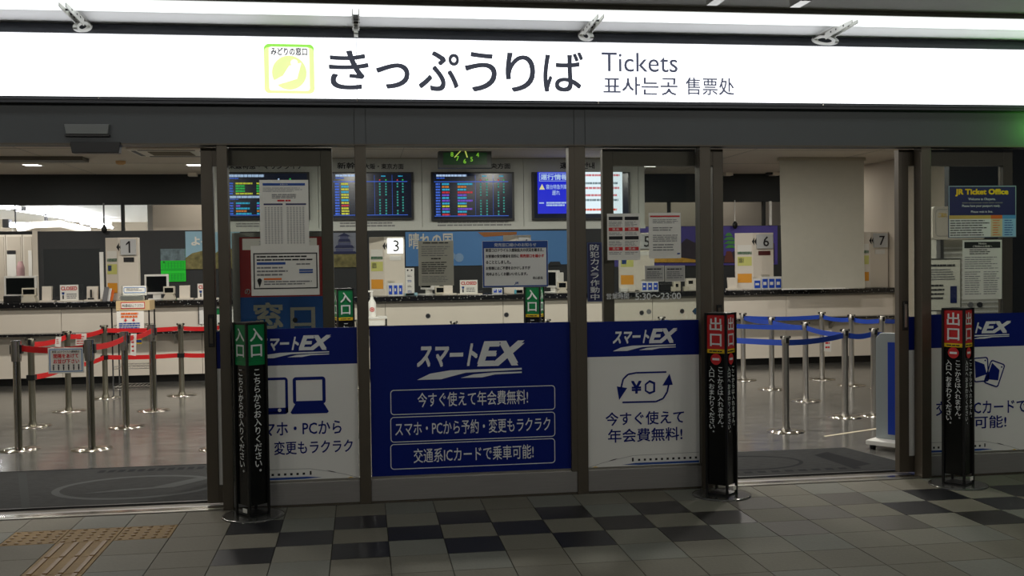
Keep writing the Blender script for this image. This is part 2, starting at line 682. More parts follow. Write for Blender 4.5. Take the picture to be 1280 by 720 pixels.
# ---------------------------------------------------------------- lit sign
sign = thing('station_sign', (0, -0.06, 2.5), 'long backlit white sign over the shop front with large dark Japanese lettering', 'sign')
face_m = mat('sign_diffuser', rgb(250, 252, 255), 0.3, emit=SIGN_E)
x0s, x1s = -7.3, 7.7
seams = [-7.3, -5.83, -4.34, -2.842, -1.33, 0.178, 1.68, 3.18, 4.68, 6.18, 7.7]
for a, c in zip(seams, seams[1:]):
    MB().box(a + .002, c - .002, -0.055, -0.02, 2.513, 2.886, face_m).build('face_panel', sign)
MB().box(x0s, x1s, -0.075, 0.0, 2.886, 2.91, signframe_m).box(x0s, x1s, -0.03, 0.0, 2.91, 2.95, signframe_m).build('upper_rail', sign)
MB().box(x0s, x1s, -0.085, 0.0, 2.495, 2.513, signframe_m).box(x0s, x1s, -0.07, 0.0, 2.478, 2.495, signframe_m).build('lower_rail', sign)
for a in seams[1:-1]:
    MB().box(a - .003, a + .003, -0.06, -0.05, 2.886, 2.9, chrome_m).build('panel_clip', sign)
    MB().box(a - .003, a + .003, -0.089, -0.08, 2.497, 2.51, chrome_m).build('panel_clip', sign)
let_m = mat('sign_letter', rgb(30, 32, 40), 0.5, emit=1.0, ecol=rgb(52, 55, 66))  # faint glow put into the letters for the haze of the bright face
let2_m = mat('sign_letter_thin', rgb(60, 62, 74), 0.5, emit=1.0, ecol=rgb(70, 74, 92))  # same haze glow, paler for the thin letters
YS = -0.058
xa, xb, za, zb_ = px(411, 63, 728, 114.5, YS)
b = MB()
chars = [('き', 411, 461, 63, 112), ('っ', 470, 512, 79, 111), ('ぷ', 523, 574, 64, 114), ('う', 581, 621, 65, 114.5), ('り', 632, 669, 66, 115), ('ば', 679, 729, 65, 115)]
for ch, a, c, t, u in chars:
    X0, X1, Z0, Z1 = px(a, t, c, u, YS)
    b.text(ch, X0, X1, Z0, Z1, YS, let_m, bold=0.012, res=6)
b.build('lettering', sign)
X0, X1, Z0, Z1 = px(752, 66, 847, 90, YS)
X2, X3, Z2, Z3 = px(754, 96, 847, 119, YS)
X4, X5, Z4, Z5 = px(857, 97, 918, 119, YS)
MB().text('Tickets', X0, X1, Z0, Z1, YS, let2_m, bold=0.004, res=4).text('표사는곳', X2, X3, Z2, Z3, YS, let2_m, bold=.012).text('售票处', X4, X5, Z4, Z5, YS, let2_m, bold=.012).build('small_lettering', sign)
lg_m = mat('logo_green', rgb(120, 200, 60), 0.5, emit=1.0, ecol=rgb(150, 222, 90))
ly_m = mat('logo_yellow', rgb(225, 240, 150), 0.5, emit=1.0, ecol=rgb(222, 245, 160))
lw_m = mat('logo_white', rgb(250, 250, 250), 0.5, emit=1.2, ecol=rgb(255, 255, 250))
X0, X1, Z0, Z1 = px(330, 55, 393, 117, YS)
w = X1 - X0
b = MB()
b.flat(rrect(X0, X1, Z0 + w * .5, Z1, .03), YS, lg_m)
b.flat(rrect(X0, X1, Z0, Z0 + w * .93, .03), YS - .0006, ly_m)
b.flat(rrect(X0 + w * .1, X1 - w * .1, Z0 + w * .06, Z1 - w * .06, .015), YS - .0012, lw_m)
b.disc((X0 + X1) / 2, Z0 + w * .42, w * .345, YS - .0018, ly_m, 32)
# seated passenger mark
cx, cz = (X0 + X1) / 2, Z0 + w * .42
b.disc(cx + w * .1, cz + w * .2, w * .07, YS - .0024, lw_m, 14)
b.flat([(cx + .0 * w, cz + .14 * w), (cx + .24 * w, cz + .2 * w), (cx + .15 * w, cz - .12 * w), (cx - .1 * w, cz - .2 * w), (cx - .12 * w, cz - .05 * w)], YS - .0024, lw_m)
b.flat([(cx - .05 * w, cz - .02 * w), (cx - .05 * w, cz - .18 * w), (cx - .28 * w, cz - .26 * w), (cx - .3 * w, cz - .16 * w)], YS - .003, lw_m)
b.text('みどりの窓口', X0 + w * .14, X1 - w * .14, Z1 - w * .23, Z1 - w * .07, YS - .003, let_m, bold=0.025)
b.build('green_window_logo', sign)

# soffit with an added glow strip, and the arms
so = struct('ceiling_soffit')
MB().box(-9, 9.5, -0.475, 0.0, 2.952, 3.0, soffit_m).build('soffit_board', so)
MB().box(-9, 9.5, -0.483, -0.475, 2.942, 3.0, black_m).build('soffit_gap', so)
strip_m = mat('soffit_glow_strip', rgb(240, 246, 246), 0.4, emit=SOFFIT_E)
MB().box(-9, 9.5, -0.72, -0.485, 2.922, 3.0, strip_m).build('soffit_glow_strip', so)  # added emitter, set lower so its rear edge whitens the soffit
MB().box(-9, 9.5, -0.735, -0.72, 2.93, 3.0, steel_m).build('soffit_edge', so)
pc_m = mat('outer_ceiling', rgb(150, 146, 138), 0.7, noise=0.05, scale=30)
MB().box(-12, 12, -3.2, -0.735, 2.955, 3.1, pc_m).box(-12, 12, -3.3, -3.2, 2.955, 4.1, pc_m).box(-12, 12, -14, -3.3, 4.0, 4.1, pc_m).build('ceiling_outside', kind='structure')
names = ['beside the arc of the door sensor end', 'above the green logo', 'above the word Tickets', 'above the blank end of the sign']
for k, x in enumerate((-2.88, -1.33, 0.065, 1.615)):
    t = thing('sign_arm', (x, -0.66, 2.95), 'short grey metal arm under the white soffit ' + ['over the blank sign end by the entrance', 'seen end on above the first large letter', 'slanting just above the word Tickets', 'above the blank sign beyond the Chinese lettering'][k], 'bracket')
    MB().box(x - .045, x + .045, -.69, -.65, 2.925, 2.952, black_m).build('clamp', t)
    b = MB()
    b.prism([(-.66, 2.95), (-.3, 2.92), (-.3, 2.88), (-.66, 2.9)], x - .02, x - .014, white_m, 'x')
    b.prism([(-.66, 2.95), (-.3, 2.92), (-.3, 2.88), (-.66, 2.9)], x + .014, x + .02, white_m, 'x')
    for yy in (-.55, -.45, -.38):
        b.box(x - .022, x + .022, yy - .006, yy + .006, 2.905, 2.915, black_m)
    b.box(x - .014, x + .014, -.66, -.1, 2.925, 2.935, steel_m)
    b.build('arm', t)
    b = MB()
    n = 24
    dy, dz = .97, .24

    def RP(a, c, u):
        p, q = a * math.cos(u), c * math.sin(u)
        return (-.25 + p * dy - q * dz, 2.885 + p * dz + q * dy)
    for sx in (-.012, .012):
        o = [(x + sx,) + RP(.18, .03, 2 * PI * i / n) for i in range(n)]
        q = [(x + sx,) + RP(.13, .014, 2 * PI * i / n) for i in range(n)]
        b.add(o + q, [(i, (i + 1) % n, (i + 1) % n + n, i + n) for i in range(n)], white_m)
    for a, c in ((.18, .03), (.13, .014)):
        o = [(x + sx,) + RP(a, c, 2 * PI * i / n) for sx in (-.012, .012) for i in range(n)]
        b.add(o, [(i, (i + 1) % n, (i + 1) % n + n, i + n) for i in range(n)], white_m)
    b.build('ring_foot', t)
for x, lab in ((0.61, 'small pale metal clip on the dark outer ceiling above the Chinese lettering'), (1.09, 'small pale metal clip on the dark outer ceiling between Tickets and the last arm')):
    tag(MB().box(x - .03, x + .03, -1.15, -1.0, 2.9, 2.955, steel_m).build('ceiling_clip'), lab, 'bracket')

# door sensor and header box
t = thing('door_sensor', (-2.88, 0.0, 2.24), 'dark flat door sensor box hanging under the header over the open entrance', 'sensor')
X0, X1, Z0, Z1 = px(89, 180, 152, 192, 0)
MB().prism([(X0, Z1 + .01), (X0 + .01, Z0), (X1 - .01, Z0), (X1, Z1 + .01)], -0.03, 0.03, black_m).build('housing', t, bevel=.004)
t2 = thing('header_plate', (-2.92, -.02, 2.29), 'slim grey cover plate fixed on the header above the entrance sensor', 'cover')
X0, X1, Z0, Z1 = px(82, 156, 138, 170, 0)
gp_m = mat('plate_grey', rgb(120, 122, 120), .5)
MB().prism([(X0, Z1), (X0 + .01, Z0 + .008), (X1 - .01, Z0 + .008), (X1, Z1)], -0.035, 0.0, gp_m).build('cover', t2, bevel=.003)
MB().box(X0, X1, -0.03, 0, Z0 - .005, Z0 + .006, black_m).build('lens_strip', t2)

# green lamp just along the front
t = thing('green_lamp', (3.45, -0.1, 2.45), 'small green signal lamp on the header at the picture edge', 'lamp')
gl_m = mat('green_light', rgb(60, 220, 60), .4, emit=6, ecol=(0.15, 1.0, 0.08, 1))
MB().box(3.4, 3.5, -.16, -.02, 2.36, 2.44, gl_m).build('lens', t)
MB().box(3.38, 3.52, -.02, 0.0, 2.34, 2.46, black_m).build('housing', t)
pl = bpy.data.lights.new('green_lamp_light', 'POINT')
pl.energy = 3.0
pl.color = (0.2, 1.0, 0.12)
pl.shadow_soft_size = 0.05
po = bpy.data.objects.new('green_lamp_light', pl)
po.location = (3.42, -0.22, 2.4)
COL.objects.link(po)

# ---------------------------------------------------------------- window films
YG = 0.04


def logo(b, x0, y0, x1, y1, Y, m):
    "the slanting service name with its double swoosh; photo rectangle"
    X0, X1, Z0, Z1 = px(x0, y0, x1, y1, Y)
    w, h = X1 - X0, Z1 - Z0
    b.text('スマート', X0, X0 + w * .56, Z0 + h * .33, Z0 + h * .95, Y, m, bold=.034, shear=.32)
    b.text('EX', X0 + w * .555, X0 + w, Z0 + h * .32, Z1, Y, m, bold=.045, shear=.32)
    b.flat([(X0, Z0), (X0 + w * .12, Z0 + h * .16), (X0 + w * .3, Z0 + h * .235), (X0 + w * .97, Z0 + h * .25), (X0 + w * .97, Z0 + h * .2), (X0 + w * .45, Z0 + h * .16), (X0 + w * .33, Z0 + h * .08), (X0 + w * .22, Z0)], Y, m)
    b.flat([(X0 + w * .4, Z0 + h * .02), (X0 + w * .52, Z0 + h * .11), (X0 + w * .7, Z0 + h * .145), (X0 + w * .97, Z0 + h * .15), (X0 + w * .97, Z0 + h * .11), (X0 + w * .72, Z0 + h * .09), (X0 + w * .6, Z0 + h * .02)], Y, m)


YP = YG - .004
# big blue film
t = thing('window_banner', (-0.63, YG, 0.15), 'large navy blue film on the wide middle window with three outlined slogans', 'banner', None)
MB().box(-1.278, -0.0, YP, YG + .004, .152, 1.112, navy_m).build('sheet', t)
b = MB()
YT = YP - .002
logo(b, 521, 427, 656, 473, YT, filmtxt_m)
for s, r, tx in (('今すぐ使えて年会費無料!', (488, 484.5, 694, 515.5), (522, 489, 660, 507)), ('スマホ・PCから予約・変更もラクラク', (488, 518, 694, 549.5), (494, 524, 688, 542)), ('交通系ICカードで乗車可能!', (488, 551.5, 694, 583), (517, 558, 667, 576))):
    X0, X1, Z0, Z1 = px(*r, YT)
    b.frame(X0, X1, Z0, Z1, .005, YT, filmtxt_m, .022)
    X0, X1, Z0, Z1 = px(*tx, YT)
    b.text(s, X0, X1, Z0, Z1, YT, filmtxt_m, bold=.007)
b.build('lettering', t)


def train(b, x0, x1, z, Y, flip):
    "low bullet train drawing along the bottom edge"
    s = -1 if flip else 1
    w = abs(x1 - x0)
    xl = x1 if flip else x0
    P = lambda u, v: (xl + s * u * w, z + v)
    b.line([P(0, .01), P(.12, .035), P(.25, .055), P(.4, .075), P(1, .08)], .003, Y, inkl_m)
    b.flat([P(.17, .044), P(.22, .05), P(.26, .062), P(.2, .052)], Y, ink_m)
    b.flat([P(.3, .018), P(.42, .026), P(1, .026), P(1, .012), P(.45, .012)], Y, blueink_m)
    for k in range(11):
        u = .44 + k * .052
        b.rect(min(P(u, 0)[0], P(u + .02, 0)[0]), max(P(u, 0)[0], P(u + .02, 0)[0]), z + .038, z + .052, Y, ink_m)
    b.rect(min(P(.385, 0)[0], P(.4, 0)[0]), max(P(.385, 0)[0], P(.4, 0)[0]), z + .036, z + .06, Y, ink_m)
    b.flat([P(.03, .008), P(.055, .014), P(.08, .008)], Y, yellow_m)


def film(label, X0, X1):
    t = thing('window_banner', ((X0 + X1) / 2, YG, 0.15), label, 'banner')
    MB().box(X0, X1, YP, YG + .004, .152, .88, film_m).box(X0, X1, YP - .0005, YG + .004, .88, 1.108, navy_m).build('sheet', t)
    return t


# 1: phone and laptop
t = film('white film with blue top showing phone and laptop outlines, beside the green entrance pillar', -2.118, -1.357)
b = MB()
logo(b, 322, 419.5, 414, 447, YT, filmtxt_m)
b.build('logo', t)
b = MB()
X0, X1, Z0, Z1 = px(326, 472, 360, 518, YT)
b.frame(X0, X1, Z0, Z1, .016, YT, navy_m, .02)
b.rect(X0, X1, Z0 + .01, Z0 + .04, YT, navy_m)
b.disc((X0 + X1) / 2 + .03, Z0 + .025, .011, YT - .0005, film_m, 12)
X0, X1, Z0, Z1 = px(366, 471, 407, 505, YT)
b.frame(X0, X1, Z0, Z1, .02, YT, navy_m, .02)
X0, X1, Z0, Z1 = px(363, 503, 411, 517, YT)
b.flat([(X0, Z0 + .01), (X0 + .01, Z0), (X1 - .01, Z0), (X1, Z0 + .01), (X1 - .035, Z1), (X0 + .035, Z1)], YT - .0005, navy_m)
b.build('device_icon', t)
b = MB()
X0, X1, Z0, Z1 = px(313, 527, 427, 544, YT)
b.text('スマホ・PCから', X0, X1, Z0, Z1, YT, navy_m, bold=.013)
X0, X1, Z0, Z1 = px(299, 551, 441, 568, YT)
b.text('予約・変更もラクラク', X0, X1, Z0, Z1, YT, navy_m, bold=.013)
b.build('lettering', t)
b = MB()
train(b, -2.1, -1.37, .155, YT, True)
b.build('train_drawing', t)
# 3: yen zero
t = film('white film with blue top showing a zero yen mark between two curved arrows', .112, .864)
b = MB()
logo(b, 766, 411, 847, 438, YT, filmtxt_m)
b.build('logo', t)
b = MB()
Q = lambda x, y: (at(x, y, YT).x, at(x, y, YT).z)
b.line([Q(833, 465), Q(795, 466), Q(785, 468), Q(779, 474), Q(776, 486)], .011, YT, navy_m)
b.flat([Q(771, 483), Q(774, 500), Q(784, 485)], YT, navy_m)
b.line([Q(778, 503), Q(820, 502), Q(829, 498), Q(834, 490), Q(836, 480)], .011, YT, navy_m)
b.flat([Q(828, 482), Q(837, 467), Q(841, 481)], YT, navy_m)
X0, X1, Z0, Z1 = px(789, 476, 802, 492, YT)
b.text('¥', X0, X1, Z0, Z1, YT, navy_m, bold=.03)
b.band([Q(806, 480), Q(812, 475), Q(819, 478), Q(819, 490), Q(812, 493), Q(806, 489)], [Q(808, 481), Q(812, 478), Q(816.5, 480), Q(816.5, 488.5), Q(812, 490), Q(808, 488)], YT, navy_m)
b.build('price_mark', t)
b = MB()
X0, X1, Z0, Z1 = px(757, 514, 855, 531, YT)
b.text('今すぐ使えて', X0, X1, Z0, Z1, YT, navy_m, bold=.013)
X0, X1, Z0, Z1 = px(760, 535, 853, 552, YT)
b.text('年会費無料!', X0, X1, Z0, Z1, YT, navy_m, bold=.013)
b.build('lettering', t)
b = MB()
train(b, .12, .86, .155, YT, False)
b.build('train_drawing', t)
# 4: cards
t = film('white film with blue top showing two travel cards, behind the last exit pillar', 2.488, 3.9)
b = MB()
logo(b, 1180, 402, 1264, 424, YT, filmtxt_m)
b.build('logo', t)
b = MB()


def card(b, cx, cy, a, w=.115, h=.17):
    c, s = math.cos(a), math.sin(a)
    R_ = lambda p: (cx + p[0] * c - p[1] * s, cy + p[0] * s + p[1] * c)
    o = [R_(p) for p in rrect(-w / 2, w / 2, -h / 2, h / 2, .018)]
    i = [R_(p) for p in rrect(-w / 2 + .009, w / 2 - .009, -h / 2 + .009, h / 2 - .009, .012)]
    b.flat(o, YT - .0002, film_m)
    b.band(o, i, YT - .0006, navy_m)
    b.flat([R_(p) for p in ((-w / 2 + .015, -h / 2 + .03), (w / 2 - .015, -h / 2 + .05), (w / 2 - .03, h / 2 - .05), (-w / 2 + .015, h / 2 - .02))], YT - .0006, navy_m)
    b.disc(R_((w / 2 - .022, h / 2 - .025))[0], R_((w / 2 - .022, h / 2 - .025))[1], .006, YT - .0008, navy_m, 10)


q = at(1226, 462, YT)
card(b, q.x, q.z, .05)
q = at(1243, 467, YT)
card(b, q.x, q.z, -.35)
b.build('card_icon', t)
b = MB()
X0, X1, Z0, Z1 = px(1170, 500, 1283, 518, YT)
b.text('交通系ICカードで', X0, X1, Z0, Z1, YT, navy_m, bold=.013)
X0, X1, Z0, Z1 = px(1180, 520, 1258, 536, YT)
b.text('乗車可能!', X0, X1, Z0, Z1, YT, navy_m, bold=.013)
b.build('lettering', t)
b = MB()
train(b, 2.5, 3.15, .155, YT, True)
b.build('train_drawing', t)


# ---------------------------------------------------------------- papers taped on the glass
def sheet(name, label, r, m=paper_m, Y=YG, cat='notice', border=None, bw=.008, dy=0):
    X0, X1, Z0, Z1 = px(*r, Y)
    t = thing(name, ((X0 + X1) / 2, Y, Z0), label, cat)
    MB().box(X0, X1, Y - .003 - dy, Y - .001 - dy, Z0, Z1, m).build('sheet', t)
    b = MB()
    yt = Y - .0045 - dy
    if border:
        b.frame(X0 + .002, X1 - .002, Z0 + .002, Z1 - .002, bw, yt, border)
    return t, b, X0, X1, Z0, Z1, yt


t, b, X0, X1, Z0, Z1, y = sheet('notice', 'tall white timetable sheet with a blue band and two dotted columns', (325, 225, 386, 311), dy=.004)
w, h = X1 - X0, Z1 - Z0
b.rect(X0 + .02, X1 - .02, Z1 - .035, Z1 - .02, y, blueink_m)
b.text('お知らせ', X0 + w * .42, X1 - w * .42, Z1 - .032, Z1 - .023, y - .001, paper_m)
b.lines(X0 + .02, X1 - .03, Z1 - .045, Z1 - .075, 3, y, inkl_m, .4)
b.lines(X0 + w * .25, X1 - w * .22, Z1 - .085, Z1 - .115, 3, y, inkg_m, .5, .1)
b.lines(X0 + w * .36, X1 - w * .36, Z1 - .12, Z1 - .135, 1, y, red_m, .7, .0)
for a, c in ((.08, .47), (.53, .95)):
    b.rect(X0 + w * a, X0 + w * c, Z1 - .155, Z1 - .145, y, navyd_m)
    for k in range(6):
        xx = X0 + w * (a + .02 + k * .064)
        b.lines(xx, xx + w * .045, Z1 - .165, Z0 + .03, 26, y, inkg_m, .35, .1)
b.build('print', t)
t, b, X0, X1, Z0, Z1, y = sheet('notice', 'crumpled plain paper sheet showing behind the timetable and the framed notice', (303, 298, 396, 312), paper2_m, dy=-.001)
b.lines(X0 + .1, X1 - .02, Z1 - .01, Z0 + .01, 3, y, inkl_m, .4)
b.build('print', t)
t, b, X0, X1, Z0, Z1, y = sheet('notice', 'wide white notice with a thick black border hung over the red sign', (314, 307, 399, 369), dy=.003)
w, h = X1 - X0, Z1 - Z0
b.frame(X0 + .015, X1 - .01, Z0 + .04, Z1 - .045, .007, y, ink_m)
xa, xb = X0 + .035, X1 - .03
b.lines(xa, xb, Z1 - .06, Z1 - .075, 1, y, ink_m, .6, .5)
b.lines(xa, xb, Z1 - .08, Z1 - .095, 1, y, ink_m, .6, .1)
b.rect(xa, xa + w * .42, Z1 - .117, Z1 - .102, y, blueink_m)
b.lines(xa, xa + w * .5, Z1 - .125, Z1 - .19, 3, y, inkg_m, .45)
b.rect(xa + w * .62, xb - w * .02, Z1 - .158, Z1 - .147, y, blueink_m)
b.rect(xa + w * .62, xb - w * .02, Z1 - .172, Z1 - .162, y, blueink_m)
b.lines(xa + w * .58, xb - .02, Z1 - .105, Z1 - .125, 1, y, inkg_m, .4)
b.rect(xa + w * .1, xa + w * .36, Z1 - .212, Z1 - .2, y, orange_m)
b.lines(xa + w * .1, xb, Z1 - .215, Z1 - .245, 2, y, inkg_m, .5)
b.disc(xa + .015, Z0 + .093, .014, y, ink_m, 14)
b.flat([(xa + .003, Z0 + .085), (xa + .015, Z0 + .05), (xa + .027, Z0 + .085)], y, ink_m)
b.build('print', t)
t, b, X0, X1, Z0, Z1, y = sheet('notice', 'grey text sheet taped in front of the blue sky poster', (523, 301, 567, 357), mat('paper_dull', rgb(190, 188, 172), .8))  # the sheet is grey paper
w = X1 - X0
b.lines(X0 + .03, X1 - .03, Z1 - .006, Z1 - .02, 1, y, ink_m, .5, 0)
b.lines(X0 + .02, X1 - .02, Z1 - .03, Z1 - .1, 5, y, inkg_m, .3)
b.lines(X0 + .08, X1 - .08, Z1 - .105, Z1 - .12, 1, y, ink_m, .5, 0)
b.lines(X0 + .02, X1 - .02, Z1 - .13, Z1 - .21, 6, y, ink_m, .4)
b.lines(X0 + .02, X1 - .02, Z1 - .22, Z0 + .02, 4, y, inkg_m, .3)
b.build('print', t)
t, b, X0, X1, Z0, Z1, y = sheet('notice', 'white notice in a blue frame with one red phrase', (603, 301, 685, 359), film_m, border=blueink_m, bw=.009)
w, h = X1 - X0, Z1 - Z0
b.rect(X0 + .008, X1 - .008, Z1 - .045, Z1 - .006, y - .0005, blueink_m)
b.text('発売窓口縮小のお知らせ', X0 + w * .18, X1 - w * .18, Z1 - .037, Z1 - .014, y - .0015, filmtxt_m, .01)
for k, s in enumerate(('新型コロナウイルス感染拡大の状況を踏まえ、', 'お客様の安全確保を目的に', 'ることとしました。', 'お客様にはご不便をおかけしますが', '何卒よろしくお願いいたします。')):
    zz = Z1 - .07 - k * .038
    wd = (w - .05) * len(s) / 21.0
    b.text(s, X0 + .022, X0 + .022 + wd, zz, zz + .022, y, ink_m, .03)
zz = Z1 - .07 - .038
b.text('発売窓口を縮小す', X0 + .022 + (w - .05) * 12.3 / 21, X1 - .025, zz, zz + .022, y, red_m, .035)
b.text('岡山駅長', X1 - .1, X1 - .035, Z0 + .048, Z0 + .066, y, ink_m, .015)
b.text('JR', (X0 + X1) / 2 - .01, (X0 + X1) / 2 + .018, Z0 + .014, Z0 + .034, y, blueink_m, .03, .3)
b.build('print', t)
t, b, X0, X1, Z0, Z1, y = sheet('vertical_sign', 'narrow upright navy sign with white Japanese lettering about security cameras', (734, 303, 752.5, 377), navyd_m, cat='sign', border=mat('film_edge', rgb(70, 90, 140), .5), bw=.003)
b.vtext('防犯カメラ作動中', (X0 + X1) / 2, Z1 - .01, Z0 + .008, (X1 - X0) * .62, y - .001, filmtxt_m, .012, .86)
b.build('lettering', t)
t, b, X0, X1, Z0, Z1, y = sheet('notice', 'cream sheet of four small tickets with black and red bars on the glass', (759, 267, 800, 325))
w, h = X1 - X0, Z1 - Z0
for i in (0, 1):
    for j in (0, 1):
        xa = X0 + .01 + i * (w / 2 - .003)
        za = Z1 - .02 - j * (h * .42)
        b.rect(xa, xa + w * .42, za - .022, za, y, ink_m)
        b.lines(xa, xa + w * .42, za - .03, za - .065, 4, y, inkg_m, .35, .4)
        b.rect(xa, xa + w * .42, za - .093, za - .07, y, red_m)
        b.text('見本', xa + w * .1, xa + w * .32, za - .09, za - .073, y - .001, paper_m)
        b.lines(xa, xa + w * .4, za - .1, za - .12, 2, y, inkg_m, .35, .4)
b.build('print', t)
t, b, X0, X1, Z0, Z1, y = sheet('notice', 'cream sheet with one red top line and centred text, next to the four ticket sheet', (811, 266, 851, 323))
b.rect(X0 + .008, X1 - .008, Z1 - .028, Z1 - .018, y, red_m)
w = X1 - X0
for a, c, n in ((.04, .07, 3), (.09, .12, 2), (.14, .19, 4), (.2, .25, 3)):
    b.lines(X0 + w * .12, X1 - w * .08, Z1 - a, Z1 - c, n, y, inkg_m, .4, .3)
b.flat([(X1 - .03, Z0 + .025), (X1 - .01, Z0 + .025), (X1 - .006, Z0 + .035), (X1 - .025, Z0 + .035)], y, blueink_m)
b.build('print', t)
for lab, r in (('small grey two column notice card beside the queue hours, nearer the four ticket sheet', (806, 332, 830, 352)), ('small grey notice card with a bold line, nearer the door post', (831, 332, 856, 352))):
    t, b, X0, X1, Z0, Z1, y = sheet('notice', lab, r, mat('card_grey', rgb(185, 185, 180), .7), border=paper_m, bw=.003)
    b.lines(X0 + .015, X1 - .015, Z1 - .015, Z1 - .03, 1, y, ink_m, .5, .1)
    b.lines(X0 + .012, X1 - .012, Z1 - .035, Z0 + .02, 4, y, inkg_m, .45, .2)
    b.build('print', t)
Xa, Xb, Za, Zb = px(758, 366.5, 786, 374, YG)
t = thing('hours_lettering', (.5, YG, 1.24), 'white cut lettering on the glass giving business hours 5:30 to 23:00', 'lettering')
b = MB()
b.text('営業時間', Xa, Xb, Za, Zb, YP, filmtxt_m, .01)
Xa, Xb, Za, Zb = px(794, 366, 851, 374.5, YG)
b.text('5:30〜23:00', Xa, Xb, Za, Zb, YP, filmtxt_m, .012)
b.build('lettering', t)
t, b, X0, X1, Z0, Z1, y = sheet('office_poster', 'navy and yellow poster reading JR Ticket Office with a price table', (1185, 232, 1270, 297), navyd_m, cat='poster', border=mat('poster_edge', rgb(150, 170, 175), .6), bw=.006)
w, h = X1 - X0, Z1 - Z0
MB_ = b
b.text('JR Ticket Office', X0 + w * .1, X1 - w * .12, Z1 - .073, Z1 - .022, y - .001, yellow_m, .05)
b.text('Welcome to Okayama.', X0 + w * .29, X1 - w * .31, Z1 - .105, Z1 - .083, y - .001, filmtxt_m, .01)
b.lines(X0 + w * .2, X1 - w * .2, Z1 - .11, Z1 - .125, 1, y - .001, inkg_m, .5, 0)
b.text('Please have your passport ready.', X0 + w * .2, X1 - w * .24, Z1 - .15, Z1 - .13, y - .001, filmtxt_m, .01)
b.text('Please wait in line.', X0 + w * .33, X1 - w * .35, Z1 - .185, Z1 - .17, y - .001, filmtxt_m, .01)
b.rect(X0 + .006, X0 + w * .62, Z0 + h * .36, Z0 + h * .43, y - .001, mat('tan_band', rgb(205, 175, 95), .7))
b.rect(X0 + w * .62, X0 + w * .79, Z0 + h * .36, Z0 + h * .43, y - .001, orange_m)
b.rect(X0 + w * .79, X1 - .006, Z0 + h * .36, Z0 + h * .43, y - .001, mat('sky_band', rgb(80, 150, 205), .7))
b.rect(X0 + .006, X0 + w * .62, Z0 + .006, Z0 + h * .36, y - .001, film_m)
b.rect(X0 + w * .62, X0 + w * .79, Z0 + .006, Z0 + h * .36, y - .001, mat('pale_tan', rgb(215, 200, 160), .7))
b.rect(X0 + w * .79, X1 - .006, Z0 + .006, Z0 + h * .36, y - .001, mat('pale_sky', rgb(150, 195, 225), .7))
b.lines(X0 + .012, X0 + w * .6, Z0 + h * .35, Z0 + .01, 7, y - .002, ink_m, .4)
b.lines(X0 + w * .65, X0 + w * .76, Z0 + h * .35, Z0 + .01, 7, y - .002, orange_m, .3)
b.lines(X0 + w * .82, X1 - .02, Z0 + h * .35, Z0 + .01, 7, y - .002, blueink_m, .3)
b.build('print', t)
t, b, X0, X1, Z0, Z1, y = sheet('notice', 'white notice with a black title block below the JR Ticket Office poster', (1203, 300, 1252, 374), paper_m)
w, h = X1 - X0, Z1 - Z0
b.rect(X0 + .012, X1 - .012, Z1 - .055, Z1 - .012, y, ink_m)
b.text('Notice', X0 + w * .4, X1 - w * .4, Z1 - .03, Z1 - .018, y - .001, paper_m, .02)
b.text('ご利用のお客様へ', X0 + w * .25, X1 - w * .25, Z1 - .05, Z1 - .036, y - .001, paper_m, .02)
b.lines(X0 + .05, X1 - .08, Z1 - .06, Z1 - .1, 3, y, ink_m, .4)
b.lines(X0 + .015, X1 - .02, Z1 - .11, Z1 - .2, 6, y, inkg_m, .3)
b.lines(X0 + .015, X0 + w * .48, Z1 - .21, Z0 + .03, 11, y, inkg_m, .3)
b.lines(X0 + w * .53, X1 - .015, Z1 - .21, Z0 + .03, 11, y, inkg_m, .3)
b.build('print', t)


